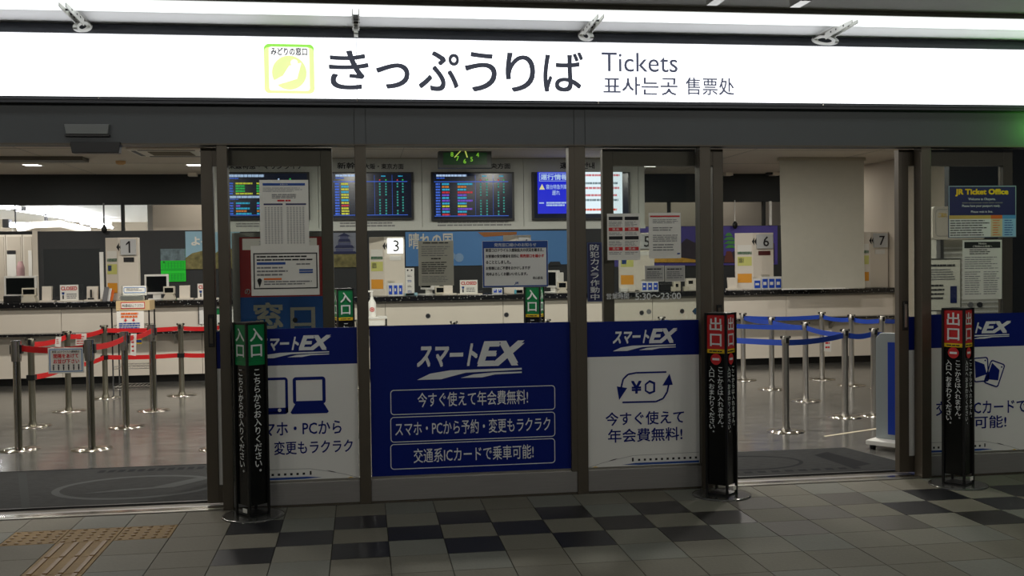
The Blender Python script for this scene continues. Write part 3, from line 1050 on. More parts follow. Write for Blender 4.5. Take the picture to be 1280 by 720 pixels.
# ---------------------------------------------------------------- pillar signs
def pylon(name, label, cx, cy, rot, kind, base=True, w=.137, H=1.165, ph=.228):
    M = Matrix.Translation((cx, cy, 0)) @ Matrix.Rotation(rot, 4, 'Z')
    t = bpy.data.objects.new(name, None)
    COL.objects.link(t)
    t.location = (cx, cy, 0)
    WM[t.name] = Matrix.Translation((cx, cy, 0))
    tag(t, label, 'sign')
    h = w / 2
    z0 = .055
    MB(M).box(-h + .006, h - .006, -h + .006, h - .006, z0 + .02, H - .008, blackg_m).build('body', t)
    b = MB(M)
    for sx in (-1, 1):
        for sy in (-1, 1):
            b.box(sx * h - .007, sx * h + .007, sy * h - .007, sy * h + .007, .005, H, black_m)
    b.box(-h, h, -h, h, H - .012, H, black_m)
    b.build('corner_posts', t)
    zc = H - ph
    col = green_m if kind == 'in' else red_m
    b = MB(M)
    b.box(-h + .003, h - .003, -h + .003, h - .003, zc, H - .014, col)
    cp = b.build('colour_panel', t)
    if kind == 'in' and base:
        b = None
    b = MB(M)
    b.box(-h + .003, h - .003, -h + .002, h - .002, zc - .026, zc - .001, yellow_m if (kind == 'out' or not base) else green_m)
    b.build('stripe', t)
    for s in range(4):
        A = M @ Matrix.Rotation(s * PI / 2, 4, 'Z')
        b = MB(A)
        y = -h - .0015
        if kind == 'in':
            b.vtext('入口', 0, H - .025, zc + .012, w * .66, y, filmtxt_m, .02, .82)
            b.vtext('こちらからお入りください。', 0, zc - .045, zc - .69, w * .37, y, filmtxt_m, .01, .9)
        else:
            b.vtext('出口', 0, H - .02, zc + .008, w * .66, y, filmtxt_m, .02, .84)
            b.disc(0, zc - .063, .036, y, red_m, 24)
            b.rect(-.024, .024, zc - .07, zc - .056, y - .001, filmtxt_m)
            b.vtext('ここからは入れません。', .03, zc - .108, zc - .51, w * .28, y, filmtxt_m, .01, .9)
            b.vtext('入口へおまわりください。', -.03, zc - .108, zc - .547, w * .28, y, filmtxt_m, .01, .9)
        if kind == 'out' or not base:
            b.lines(-.045, .045, zc - .007, zc - .02, 1, y - .001, ink_m, .6, 0)
        b.build('lettering', cp)
    if base:
        b = MB()
        b.lathe(cx, cy, [(.185, .0), (.185, .006), (.17, .009)], mat('base_disc', rgb(95, 95, 92), .15, .6), 40)
        b.build('base_disc', t)
        b = MB(M)
        b.box(-h, h, -h, h, .009, .02, black_m)
        b.build('foot_plate', t)
        b = MB(M)
        b.box(h - .06, h - .02, -h - .009, -h - .005, .035, .06, paper_m)
        b.build('price_tag', t)
    else:
        b = MB()
        b.lathe(cx, cy, [(.17, .0), (.17, .008)], black_m, 32)
        b.build('base_disc', t)
    return t


pylon('entrance_pillar_sign', 'black pillar with green top reading entrance, standing before the open doorway edge', -1.99, -.17, math.radians(-50), 'in', w=.133)
pylon('exit_pillar_sign', 'black pillar with red top reading exit, beside the zero yen film', .93, -.2, math.radians(45), 'out')
pylon('exit_pillar_sign', 'black pillar with red top reading exit, before the travel card film at the picture edge', 2.542, -.22, math.radians(35), 'out')
pylon('entrance_pillar_sign', 'green topped entrance pillar in the hall seen beside the castle poster', at(430, 400, 2.6).x, 2.6, math.radians(14), 'in', False, .14, 1.29, .25)
pylon('entrance_pillar_sign', 'green topped entrance pillar in the hall below the blue framed notice', at(668, 400, 2.6).x, 2.6, math.radians(-24), 'in', False, .14, 1.285, .25)

# ---------------------------------------------------------------- mats
mat_m = mat('door_mat_pile', rgb(56, 57, 57), .95, noise=.35, spec=.1, scale=14, bump=.3, stretch=(1, 3, 1))
matd_m = mat('door_mat_dark', rgb(38, 39, 41), .95, spec=.1)
matl_m = mat('door_mat_light', rgb(78, 80, 80), .95, spec=.1)


def zflat(b, pts, z, m):
    b.add([(p[0], p[1], z) for p in pts], [tuple(range(len(pts)))], m)


def zring(b, cx, cy, rx, ry, t, z, m, n=36):
    o = [(cx + rx * math.cos(2 * PI * i / n), cy + ry * math.sin(2 * PI * i / n), z) for i in range(n)]
    q = [(cx + (rx - t) * math.cos(2 * PI * i / n), cy + (ry - t) * math.sin(2 * PI * i / n), z) for i in range(n)]
    b.add(o + q, [(i, (i + 1) % n, (i + 1) % n + n, i + n) for i in range(n)], m)


t = thing('door_mat', (-3.2, .9, 0), 'grey patterned rubber mat lying in the open entrance', 'mat')
MB().box(-4.6, -2.2, .27, 1.5, 0, .008, mat_m).box(-4.6, -2.2, .25, .27, 0, .01, black_m).box(-4.6, -2.2, 1.5, 1.52, 0, .009, matd_m).build('pile', t)
b = MB()
zring(b, -2.85, .78, .55, .38, .05, .0088, matl_m)
zflat(b, [(-3.2, .62), (-2.95, .72), (-2.75, .74), (-2.5, 1.0), (-2.35, 1.02), (-2.6, .72), (-2.9, .66)], .009, matl_m)
zflat(b, [(-3.45, .3), (-3.4, .3), (-3.77, 1.45), (-3.83, 1.45)], .0088, mat('door_mat_band', rgb(60, 62, 62), .95, spec=.1))
zflat(b, [(-4.0, .3), (-3.9, .3), (-4.25, 1.45), (-4.35, 1.45)], .0088, matd_m)
for k in range(14):
    x = -3.25 + k * .07
    zflat(b, [(x, 1.33), (x + .045, 1.33), (x + .05, 1.42), (x + .005, 1.42)], .009, matd_m)
b.build('pattern', t)
t = thing('door_mat', (1.6, .8, 0), 'dark grey patterned rubber mat lying in the open exit', 'mat')
MB().box(.9, 2.42, .27, 1.15, 0, .008, mat_m).box(.9, 2.42, .25, .27, 0, .01, black_m).prism([(2.42, .27), (2.6, .27), (2.42, 1.15)], 0, .008, mat_m, 'z').build('pile', t)
b = MB()
zring(b, 1.45, .72, .42, .26, .03, .0088, matd_m)
for k in range(12):
    x = 1.0 + k * .1
    zflat(b, [(x, .36), (x + .06, .36), (x + .065, .42), (x + .005, .42)], .009, matd_m)
zflat(b, [(2.1, .4), (2.3, .5), (2.2, 1.0), (2.05, .9)], .0088, matd_m)
b.build('pattern', t)
q0, q1 = (-0.0, 0), (0, 0)
t = thing('floor_tape', (2.6, 1.95, 0), 'short pale tape line stuck on the hall floor before the blue panel stand', 'tape')


def fl(x, y):
    d = CF + CR * ((x - 640) / F) + CU * ((360 - y) / F)
    p = CAM + d * (-CAM.z / d.z)
    return p.x, p.y


a, c = fl(1032, 546), fl(1100, 536)
b = MB()
b.prism([(a[0], a[1]), (c[0], c[1]), (c[0], c[1] + .04), (a[0], a[1] + .04)], 0, .0015, mat('tape', rgb(200, 190, 165), .6), 'z')
b.build('strip', t)

# ---------------------------------------------------------------- stanchions
belt_red = mat('belt_red', rgb(205, 18, 22), .6, noise=.1, scale=60)
belt_blue = mat('belt_blue', rgb(18, 62, 165), .6, noise=.1, scale=60)
POS = {}


def stanchion(key, x, y, label, H=.83, style='plain', low=False, group=None):
    t = thing('queue_post', (x, y, 0), label, 'stanchion', group)
    pm = olive_m if style == 'dull' else chrome_m
    b = MB()
    r = .165 if style != 'plain' else .16
    b.lathe(x, y, [(r, 0), (r, .005), (r * .6, .014), (.035, .022)], chrome_m, 28)
    b.build('base', t)
    b = MB()
    rr = .030 if style == 'dull' else (.018 if style == 'twin' else .029)
    if style == 'twin':
        b.lathe(x - .013, y, [(rr, .02), (rr, H - .12)], pm, 16)
        b.lathe(x + .015, y, [(rr * .85, .02), (rr * .8, H - .12)], olive_m, 16)
    else:
        b.lathe(x, y, [(rr + .012, .018), (rr, .05), (rr, H - .06)], pm if style == 'dull' else steel_m, 16)
    b.build('post', t)
    b = MB()
    if style == 'twin':
        b.box(x - .046, x + .046, y - .02, y + .035, H - .105, H - .03, black_m)
        b.lathe(x - .013, y - .006, [(.024, H - .17), (.03, H - .12), (.03, H)], steel_m, 16)
        b.lathe(x + .018, y, [(.02, H - .17), (.024, H - .12), (.024, H)], chrome_m, 16)
        b.box(x - .03, x + .03, y - .02, y + .03, H, H + .004, black_m)
    else:
        b.lathe(x, y, [(.034, H - .07), (.036, H - .01), (.03, H)], steel_m if style == 'plain' else olive_m, 16)
        b.box(x - .044, x + .044, y - .012, y + .012, H - .02, H, black_m)
        b.box(x - .012, x + .012, y - .044, y + .044, H - .06, H - .012, black_m)
    b.build('head', t)
    if low:
        MB().box(x - .038, x + .038, y - .034, y + .034, .44, .49, black_m).build('belt_clip', t)
    POS[key] = (x, y, H, t)
    return t


def belt(k0, k1, m, z=None, sag=.02, h=.05):
    x0, y0, H0, t = POS[k0]
    x1, y1, H1 = POS[k1][:3] if isinstance(k1, str) else k1
    z0 = (H0 - .06) if z is None else z
    z1 = (H1 - .06) if z is None else z
    n = 10
    d = Vector((x1 - x0, y1 - y0, 0))
    ln = d.length
    d.normalize()
    nn = Vector((-d.y, d.x, 0)) * .0015
    vs, fs = [], []
    for i in range(n + 1):
        u = i / n
        s = .034 + u * (ln - .068)
        zz = z0 + (z1 - z0) * u - sag * 4 * u * (1 - u)
        p = Vector((x0, y0, 0)) + d * s
        tw = .25 * math.sin(u * PI) * .02
        vs += [(p.x + nn.x, p.y + nn.y, zz - h / 2), (p.x - nn.x, p.y - nn.y, zz - h / 2), (p.x - nn.x + d.y * tw, p.y - nn.y - d.x * tw, zz + h / 2), (p.x + nn.x + d.y * tw, p.y + nn.y - d.x * tw, zz + h / 2)]
    for i in range(n):
        a = i * 4
        for k in range(4):
            fs.append((a + k, a + (k + 1) % 4, a + 4 + (k + 1) % 4, a + 4 + k))
    fs += [(0, 1, 2, 3), (n * 4 + 3, n * 4 + 2, n * 4 + 1, n * 4)]
    MB().add(vs, fs, m).build('belt', t)


stanchion('s1', -4.155, 2.53, 'shiny twin tube queue post holding the spacing sign, outermost of the front red belt line', .9, 'twin')
stanchion('s4', -3.553, 2.43, 'shiny twin tube queue post just beyond the spacing sign in the front red belt line', .9, 'twin')
stanchion('s6', -3.527, 3.58, 'shiny twin tube queue post in front of the wire rack', .89, 'twin')
stanchion('s7', -3.489, 4.67, 'shiny twin tube queue post closest to the wire rack', .89, 'twin')
stanchion('s10', -2.50, 2.21, 'shiny twin tube queue post half hidden behind the entrance door frame', .89, 'twin')
stanchion('s2', -4.428, 3.82, 'dull grey queue post behind the outermost shiny post, with double red belts', .835, 'dull', True)
stanchion('s3', -4.374, 4.84, 'dull grey queue post standing behind the white spacing sign', .835, 'dull', True)
stanchion('s5', -4.244, 5.86, 'dull grey queue post beside the wire rack nearest the counter', .833, 'dull', True)
stanchion('s8', -3.407, 5.9, 'dull grey queue post alone in front of the second monitor', .835, 'dull', True)
stanchion('s9', -2.94, 5.9, 'dull grey queue post in the gap of the entrance door frame', .835, 'dull', True)
belt('s1', 's4', belt_red)
belt('s4', 's6', belt_red)
belt('s6', 's7', belt_red)
belt('s2', 's3', belt_red)
belt('s3', 's5', belt_red)
belt('s5', 's8', belt_red, sag=.01)
belt('s8', 's9', belt_red, sag=.01)
belt('s2', 's3', belt_red, z=.465)
belt('s3', 's5', belt_red, z=.465)
belt('s5', 's8', belt_red, z=.465, sag=.01)
belt('s8', 's9', belt_red, z=.465, sag=.01)
R = [('r1', 3.317, 5.72, 'steel queue post behind the red topped exit pillar on the blue belt line'), ('r2', 3.306, 4.79, 'steel queue post under the beige roll blind, first one clear of the exit pillar'), ('r3', 3.27, 3.79, 'steel queue post between two crossing blue belts in front of the roll blind'),
     ('r4', 4.27, 5.56, 'steel queue post with a paper tag hanging, below the roll blind'), ('r5', 2.301, 2.02, 'steel queue post nearest the exit mat'), ('r6', 3.162, 2.67, 'steel queue post one before the blue panel stand'),
     ('r7', 4.328, 4.9, 'steel queue post behind the one before the blue panel stand'), ('r8', 3.468, 2.7, 'steel queue post right against the blue panel stand'), ('r9', 4.547, 4.59, 'steel queue post seen over the blue panel stand')]
for k, x, y, lab in R:
    stanchion(k, x, y, lab, .828)
for k, x, y, lab in (('m0', -1.37, 6.0, 'steel queue post top behind the wide window beside the hand sanitizer'), ('m1', -.29, 5.3, 'steel queue post top behind the wide window below the grey sheet'), ('m2', .79, 5.3, 'steel queue post top behind the wide window next to the green pillar'),
                     ('m3', 1.44, 5.0, 'steel queue post top just past the middle window post'), ('m4', 2.16, 5.3, 'steel queue post top below the business hours lettering')):
    stanchion(k, x, y, lab, .828)
for k, x, y, lab in (('n1', -.75, 3.9, 'steel queue post hidden low behind the navy film'), ('n2', 1.5, 3.7, 'steel queue post hidden low behind the zero yen film')):
    stanchion(k, x, y, lab, .828)
for a, c in (('r1', 'r2'), ('r2', 'r3'), ('r3', 'r6'), ('r1', 'r4'), ('r4', 'r7'), ('r7', 'r9'), ('r5', 'n2'), ('r5', 'r6'), ('r6', 'r8'), ('m1', 'm2'), ('m1', 'n1'), ('m4', 'n2'), ('m4', 'r3')):
    belt(a, c, belt_blue, sag=.015)
belt('r8', (4.0, 2.75, .828), belt_blue)
belt('r9', (5.1, 4.95, .828), belt_blue)
# papers on the belts
X0, X1, Z0, Z1 = px(60, 434.5, 105, 466.5, 2.42)
t = thing('belt_sign', ((X0 + X1) / 2, 2.42, Z0), 'white blue framed sign with red writing and queue figures on the front red belt', 'sign')
MB().box(X0, X1, 2.42, 2.426, Z0, Z1, paper_m).build('board', t)
b = MB()
y = 2.418
w, h = X1 - X0, Z1 - Z0
b.frame(X0 + .012, X1 - .012, Z0 + .012, Z1 - .012, .006, y, mat('ink_sky', rgb(40, 120, 190), .7))
b.text('新型コロナウイルス感染防止', X0 + w * .12, X1 - w * .12, Z1 - h * .2, Z1 - h * .11, y, ink_m, .02)
b.text('間隔をあけて', X0 + w * .15, X1 - w * .15, Z1 - h * .41, Z1 - h * .24, y, red_m, .03)
b.text('お並び下さい', X0 + w * .15, X1 - w * .13, Z1 - h * .62, Z1 - h * .45, y, red_m, .03)
for k in range(6):
    xx = X0 + w * (.15 + k * .14)
    zz = Z0 + h * .12
    b.disc(xx, zz + h * .19, .007, y, ink_m, 8)
    b.flat([(xx - .006, zz + h * .15), (xx + .006, zz + h * .15), (xx + .004, zz), (xx - .004, zz)], y, ink_m)
b.build('print', t)
for nm, r, Y, lab in (('paper_tag', (68.5, 421, 77, 434), 4.1, 'small crumpled paper tag on the red belt behind the spacing sign'), ('paper_tag', (94, 417, 108.5, 434), 5.2, 'small white tag with red writing on the red belt above the spacing sign'),
                      ('paper_tag', (162.5, 417, 171, 445), 3.9, 'curled clear paper tag hanging from the red belt before the wire rack'), ('paper_tag', (1030, 413, 1040, 440), 4.9, 'small paper tag hanging from the blue belt below the roll blind')):
    X0, X1, Z0, Z1 = px(*r, Y)
    t = thing(nm, ((X0 + X1) / 2, Y, Z0), lab, 'tag')
    MB().prism([(X0 + .01, Z1), (X1, Z1), (X1 - .012, Z0), (X0, Z0 + .01)], Y, Y + .003, paper_m).build('sheet', t)
    MB().lines(X0 + .015, X1 - .02, Z1 - .02, Z0 + .03, 4, Y - .002, red_m, .4).build('print', t)

# ---------------------------------------------------------------- counter
YC = 7.3
ct = thing('service_counter', (-1, YC, 0), 'long cream ticket counter with black granite top and narrow bag ledge', 'counter')
xe = XR - .002
seam = [-8.6, -6.9, -5.1, -3.38, -1.02, .55, 2.62, 4.55, xe]
for a, c in zip(seam, seam[1:]):
    MB().box(a + .003, c - .003, YC, YC + .05, .672, .965, cream_m).build('upper_panel', ct)
    MB().box(a + .003, c - .003, YC + .02, YC + .07, .10, .64, cream_m).build('lower_panel', ct)
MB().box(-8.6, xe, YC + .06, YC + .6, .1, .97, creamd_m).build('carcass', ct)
MB().box(-8.6, xe, YC + .12, YC + .55, 0, .1, black_m).build('plinth', ct)
MB().box(-8.6, xe, YC - .02, YC + .02, .965, .992, creamd_m).build('grey_gap_rail', ct)  # grey strip in the gap below the granite
MB().box(-8.6, xe, YC - .1, YC + .75, .992, 1.06, granite_m).build('granite_top', ct, bevel=.006)
MB().box(-8.6, xe, YC - .22, YC + .02, .642, .672, granite_m).build('bag_ledge', ct, bevel=.004)
for x in (-7.6, -5.5, -3.7, -1.9, 0, 1.9, 3.35, 5.2):
    MB().prism([(YC - .16, .642), (YC + .02, .642), (YC + .02, .5), (YC - .0, .5)], x - .02, x + .02, creamd_m, 'x').build('ledge_bracket', ct)
for (x, yp, m) in ((535, 395, ink_m), (633, 393.5, ink_m), (802, 391, ink_m), (811, 389.5, inkg_m), (852.5, 389, ink_m)):
    q = at(x, yp, YC)
    b = MB()
    b.disc(q.x, q.z, .028, YC - .004, m, 20)
    b.ring(q.x, q.z, .027, .034, YC - .005, inkg_m, 20)
    b.build('cable_hole', ct)
q = at(872, 389, YC)
t = thing('arrow_sticker', (q.x, YC, q.z), 'dark teal arrow sticker on the counter front near the door post', 'sticker')
MB().prism([(q.x - .08, q.z), (q.x - .04, q.z + .045), (q.x + .08, q.z + .045), (q.x + .08, q.z - .045), (q.x - .04, q.z - .045)], YC - .006, YC - .002, mat('teal', rgb(20, 62, 90), .5)).build('sticker', t)
X0, X1, Z0, Z1 = px(249, 377, 262, 405, YC)
t = thing('counter_poster', (X0, YC, Z0), 'white and green leaflet poster on the counter front beside the entrance door frame', 'poster')
MB().box(X0 - .01, X0, YC - .02, YC - .004, Z0, Z1, black_m).build('edge_strip', t)
MB().box(X0, X0 + .45, YC - .012, YC - .004, Z0, Z1, film_m).box(X0 + .1, X0 + .4, YC - .014, YC - .012, Z0 + .12, Z0 + .2, green_m).build('sheet', t)
# staff desk behind
MB().box(-8.6, XR - .01, YC + .75, YC + 1.15, .70, .74, cream_m).build('staff_desk')
tag(bpy.data.objects['staff_desk'], 'long cream staff worktop hidden behind the ticket counter', 'desk')


# number boards
def number_board(n, r, label, lit=False):
    Y = YC + .12
    X0, X1, Z0, Z1 = px(*r, Y)
    Z0 = 1.061
    sp = X0 + (X1 - X0) * .42
    t = thing('window_number_board', ((X0 + X1) / 2, Y, Z0), label, 'sign board')
    MB().prism([(X0, Y + .1), (sp, Y), (X1, Y), (X1, Y + .12), (X0, Y + .14)], Z0, Z1, cream_m, 'z').build('body', t, bevel=.004)
    b = MB()
    k = (X0 + .02, sp - .02)
    yy = Y + .06
    H = Z1 - Z0

    def st(z0, z1, m, a=0.0, c=1.0):
        xx0 = k[0] + (k[1] - k[0]) * a
        xx1 = k[0] + (k[1] - k[0]) * c
        ya = Y + .1 - .1 * (xx0 - X0) / (sp - X0) - .004
        yb = Y + .1 - .1 * (xx1 - X0) / (sp - X0) - .004
        b.add([(xx0, ya, Z0 + H * z0), (xx1, yb, Z0 + H * z0), (xx1, yb, Z0 + H * z1), (xx0, ya, Z0 + H * z1)], [(0, 1, 2, 3)], m)
    st(.62, .79, paper_m)
    st(.62, .67, green_m)
    st(.42, .58, lightyel_m)
    st(.47, .56, blueink_m, .08, .45)
    st(.12, .28, mat('sticker_amber', rgb(225, 155, 45), .7))
    b.build('sticker', t)
    b = MB()
    px0, px1 = sp + (X1 - sp) * .15, X1 - .02
    pz0, pz1 = Z1 - .225, Z1 - .02
    if lit:
        pm = mat('lit_number_face', rgb(250, 250, 250), .4, emit=1.3)
    else:
        pm = mat('number_face', rgb(188, 190, 190), .45)
    b.box(px0, px1, Y - .04, Y - .002, pz0, pz1, pm)
    nb = b.build('number_box', t, bevel=.006)
    b = MB()
    gh = .15
    cx = (px0 + px1) / 2 + .01
    if n == 1:
        zc_ = (pz0 + pz1) / 2
        b.rect(cx - .002, cx + .018, zc_ - gh / 2, zc_ + gh / 2, Y - .043, ink_m)
        b.flat([(cx - .002, zc_ + gh / 2), (cx - .034, zc_ + gh / 2 - .035), (cx - .034, zc_ + gh / 2 - .055), (cx - .002, zc_ + gh / 2 - .028)], Y - .043, ink_m)
    else:
        b.text(str(n), cx - .04, cx + .045, (pz0 + pz1) / 2 - gh / 2, (pz0 + pz1) / 2 + gh / 2, Y - .043, ink_m, .0 if lit else .012, keep=True)
    b.build('numeral', nb)
    b = MB()
    for a in (0, .035):
        xx = sp - .02 + a
        b.flat([(xx, (pz0 + pz1) / 2), (xx + .034, (pz0 + pz1) / 2 + .055), (xx + .034, (pz0 + pz1) / 2 - .055)], Y - .006 + (.03 if a == 0 and 0 else 0), ink_m)
    b.build('arrow', t)
    b = MB()
    b.box(px0 + .03, px1 - .03, Y - .008, Y, pz0 - .09, pz0 - .03, ink_m if n == 1 else (mat('maroon', rgb(80, 25, 25), .5) if n == 6 else white_m))
    b.build('status_plate', t)
    return t


number_board(1, (130, 297, 173, 375), 'tall cream board with black numeral 1 on the counter')
number_board(3, (462, 296, 506, 373), 'tall cream board with a lit white box showing numeral 3', True)
number_board(5, (776, 291, 818, 366), 'tall cream board with numeral 5 half covered by the cream sheets')
number_board(6, (923, 291, 967, 365), 'tall cream board with numeral 6 beside the roll blind')
number_board(7, (1072, 290, 1110, 361), 'tall cream board with numeral 7 at the wall end of the counter')
number_board(4, (631, 294, 664, 366), 'tall cream board behind the blue framed notice, only its top showing')

beige_m = mat('beige_plastic', rgb(205, 198, 180), .5)
dscreen_m = mat('dark_screen', rgb(14, 17, 17), .15)


def monitor(r, label, yaw=0.0, Y=YC + .3):
    X0, X1, Z0, Z1 = px(*r, Y)
    Z0 = 1.06
    w = X1 - X0
    cx = (X0 + X1) / 2
    M = Matrix.Translation((cx, Y, 0)) @ Matrix.Rotation(yaw, 4, 'Z')
    t = thing('monitor', (cx, Y, Z0), label, 'monitor')
    h = w / 2
    zb0 = Z0 + .07
    ho = MB(M).box(-h, h, -.02, .03, zb0, Z1, white_m).box(-h + .05, h - .03, .03, .12, zb0 + .03, Z1 - .03, white_m).build('housing', t, bevel=.006)
    MB(M).box(-h + .025, h - .03, -.0225, -.0205, zb0 + .03, Z1 - .025, dscreen_m).build('screen', ho)
    MB(M).box(-.05, .05, 0, .05, Z0 + .01, zb0 + .01, white_m).build('neck', t)
    MB(M).box(-.11, .11, -.09, .1, Z0, Z0 + .015, white_m).build('foot', t, bevel=.004)
    return t


monitor((6, 345, 46, 376), 'white framed dark monitor at the end of the counter beside the cream lockers', .12)
monitor((181, 343, 211, 375), 'white framed dark monitor below the green calendar', .18)
monitor((520, 338, 548, 372), 'white monitor seen from its edge behind the grey sheet', -1.1)
monitor((680, 338, 702, 370), 'white monitor seen from its edge beside the blue framed notice', -1.1)


def small_display(r, label, Y=YC + .14):
    X0, X1, Z0, Z1 = px(*r, Y)
    Z0 = 1.061
    t = thing('customer_display', ((X0 + X1) / 2, Y, Z0), label, 'display')
    w = X1 - X0
    MB().box(X0, X1, Y, Y + .06, Z1 - .1, Z1, beige_m).build('housing', t, bevel=.006)
    MB().box(X0 + .018, X1 - .018, Y - .003, Y, Z1 - .08, Z1 - .018, dscreen_m).build('screen', t)
    MB().prism([(X0 - .005, Z0), (X1 + .005, Z0), (X1 - .02, Z1 - .1), (X0 + .03, Z1 - .1)], Y - .03, Y + .1, beige_m).build('stand', t, bevel=.004)


small_display((27, 360, 45, 377), 'small beige customer display in front of the first monitor')
small_display((204, 358, 218.5, 375), 'small beige customer display in front of the monitor below the calendar')
small_display((544, 358, 556, 372), 'small beige customer display under the grey sheet')
small_display((697, 352, 709, 368), 'small beige customer display beside the middle window post')


def slab(r, label, Y=YC + .12, name='card_stand', depth=.05):
    X0, X1, Z0, Z1 = px(*r, Y)
    Z0 = 1.061
    t = thing(name, ((X0 + X1) / 2, Y, Z0), label, 'box')
    MB().prism([(Y, Z0), (Y + depth, Z0), (Y + depth + .03, Z1), (Y + .02, Z1)], X0, X1, cream_m, 'x').build('box', t, bevel=.003)
    MB().box(X0 - .02, X1 + .05, Y - .05, Y + .07, Z0, Z0 + .02, cream_m).build('tray', t)
    return t


slab((52, 358, 64, 375), 'plain cream box between the first monitor and its closed sign')
t = slab((108, 358, 121.5, 375), 'cream stand with a black handset beside the acrylic screen')
X0, X1, Z0, Z1 = px(111, 362, 117, 375, YC + .1)
MB().box(X0 + .02, X0 + .04, YC + .085, YC + .105, Z0 + .03, Z1, black_m).box(X0 - .01, X1 + .0, YC + .08, YC + .12, 1.062, 1.1, black_m).build('handset', t)
slab((224, 357, 237, 375), 'plain cream box to the side of the monitor below the calendar')
slab((555, 356, 566, 372), 'plain cream box beside the grey sheet')
slab((911, 347, 922, 364), 'plain cream box beside number board 6', name='card_stand')


def closed(r, label):
    Y = YC + .08
    X0, X1, Z0, Z1 = px(*r, Y)
    Z0 = 1.061
    t = thing('closed_sign', ((X0 + X1) / 2, Y, Z0), label, 'sign')
    w, h = X1 - X0, Z1 - Z0
    MB().box(X0, X1, Y, Y + .008, Z0 + .012, Z1, paper_m).build('board', t)
    MB().box(X0 - .03, X1 + .06, Y - .04, Y + .08, Z0, Z0 + .014, cream_m).build('tray', t)
    b = MB()
    y = Y - .003
    b.text('CLOSED', X0 + w * .06, X1 - w * .06, Z1 - h * .33, Z1 - h * .1, y, red_m, .03)
    b.disc(X0 + w * .17, Z1 - h * .52, w * .07, y, blueink_m, 12)
    b.rect(X0 + w * .1, X0 + w * .24, Z1 - h * .5, Z1 - h * .44, y, blueink_m)
    b.rect(X0 + w * .13, X0 + w * .21, Z0 + h * .15, Z0 + h * .38, y, ink_m)
    b.lines(X0 + w * .36, X1 - w * .05, Z1 - h * .5, Z0 + h * .15, 3, y, inkg_m, .45)
    b.build('print', t)


closed((75, 356, 98, 376), 'white closed sign with red letters behind the acrylic screen end of the counter')
closed((247, 354.5, 270, 375), 'white closed sign with red letters cut by the entrance door frame')
closed((575, 350, 597, 370), 'white closed sign with red letters in front of the blue sky poster')


def brochures(r, label, n=3):
    Y = YC + .1
    X0, X1, Z0, Z1 = px(*r, Y)
    Z0 = 1.061
    t = thing('leaflet_rack', ((X0 + X1) / 2, Y, Z0), label, 'rack')
    h = Z1 - Z0
    MB().box(X0, X1, Y, Y + .015 if 'board' in label else Y + .1, Z0, Z0 + h * .85, film_m).build('box', t)
    b = MB()
    wd = (X1 - X0) / n
    for i in range(n):
        b.box(X0 + wd * i + .012, X0 + wd * (i + 1) - .012, Y - .01, Y, Z0 + .02, Z0 + h * .7, mat('leaflet_blue', rgb(25, 75, 190), .5))
        b.rect(X0 + wd * i + .02, X0 + wd * (i + 1) - .03, Z0 + .06, Z0 + h * .5, Y - .012, film_m)
    b.build('leaflets', t)
    MB().box(X0, X0 + (X1 - X0) * .45, Y + .02, Y + .03, Z0 + h * .85, Z1, acryl_m).build('holder', t)


brochures((485, 351, 504, 371), 'blue and white leaflet rack beside number board 3')
brochures((802, 349, 823, 366), 'blue and white leaflet rack below the small grey notice cards')
brochures((952, 343, 977, 364), 'blue and white leaflet rack against the roll blind')
brochures((942, 346, 951, 363), 'slim blue leaflet holder in front of number board 6', 1)
brochures((596 + 20, 359, 628, 368), 'small white card holder under the blue framed notice', 2)


def simple_box(name, r, label, m, cat='box', Y=YC + .12, d=.08, extra=None):
    X0, X1, Z0, Z1 = px(*r, Y)
    Z0 = 1.061
    t = thing(name, ((X0 + X1) / 2, Y, Z0), label, cat)
    MB().box(X0, X1, Y, Y + d, Z0, Z1, m).build('body', t, bevel=.005)
    if extra:
        extra(t, X0, X1, Z0, Z1, Y)
    return t


def ex_tall(t, X0, X1, Z0, Z1, Y):
    b = MB()
    b.disc(X0 + .035, Z1 - .03, .012, Y - .003, ink_m, 10)
    b.disc(X1 - .035, Z1 - .03, .012, Y - .003, ink_m, 10)
    for k in range(4):
        b.lines(X0 + .03, X1 - .03, Z1 - .09 - k * .07, Z1 - .12 - k * .07, 2, Y - .003, blueink_m if k % 2 else inkg_m, .5)
    b.build('print', t)


simple_box('tall_card_box', (506.5, 335, 518, 366), 'tall narrow white box with printed labels beside the leaflet rack of board 3', white_m, extra=ex_tall)


def ex_dev(t, X0, X1, Z0, Z1, Y):
    MB().box(X0 + .03, X0 + .03 + (X1 - X0) * .35, Y - .006, Y, Z1 - .075, Z1 - .03, dscreen_m).build('screen', t)
    MB().box(X0 - .04, X0 + .03, Y - .02, Y + .05, 1.061, 1.12, beige_m).build('reader', t)


simple_box('card_terminal', (842, 352, 851, 365), 'small beige terminal with dark screen beside the leaflets', beige_m, 'terminal', extra=ex_dev)
simple_box('ticket_printer', (858, 348, 874, 366), 'cream ticket printer against the door post', cream_m, 'printer', extra=ex_dev)
simple_box('tissue_box', (776, 360, 785, 367), 'small white box below number board 5', white_m)
simple_box('tissue_box', (792, 362, 799, 367), 'low cream box next to the leaflet rack by number board 5', cream_m)
simple_box('ink_pad', (643, 362, 654, 368), 'small turquoise box under the blue framed notice', mat('turq', rgb(90, 170, 190), .5))
simple_box('document_tray', (505, 366, 522, 371), 'pale blue paper tray beside the tall white box', mat('paleblue', rgb(150, 190, 205), .5), 'tray')
simple_box('black_keypad', (825, 355, 840, 366), 'dark keypad between the leaflets and the beige terminal', black_m, 'keypad')
simple_box('keyboard_base', (4, 370, 24, 377), 'dark keyboard base under the first monitor', black_m, 'keyboard')
simple_box('glue_bottle', (598, 364, 604, 369), 'small dark bottle beside the closed sign', black_m, 'bottle')
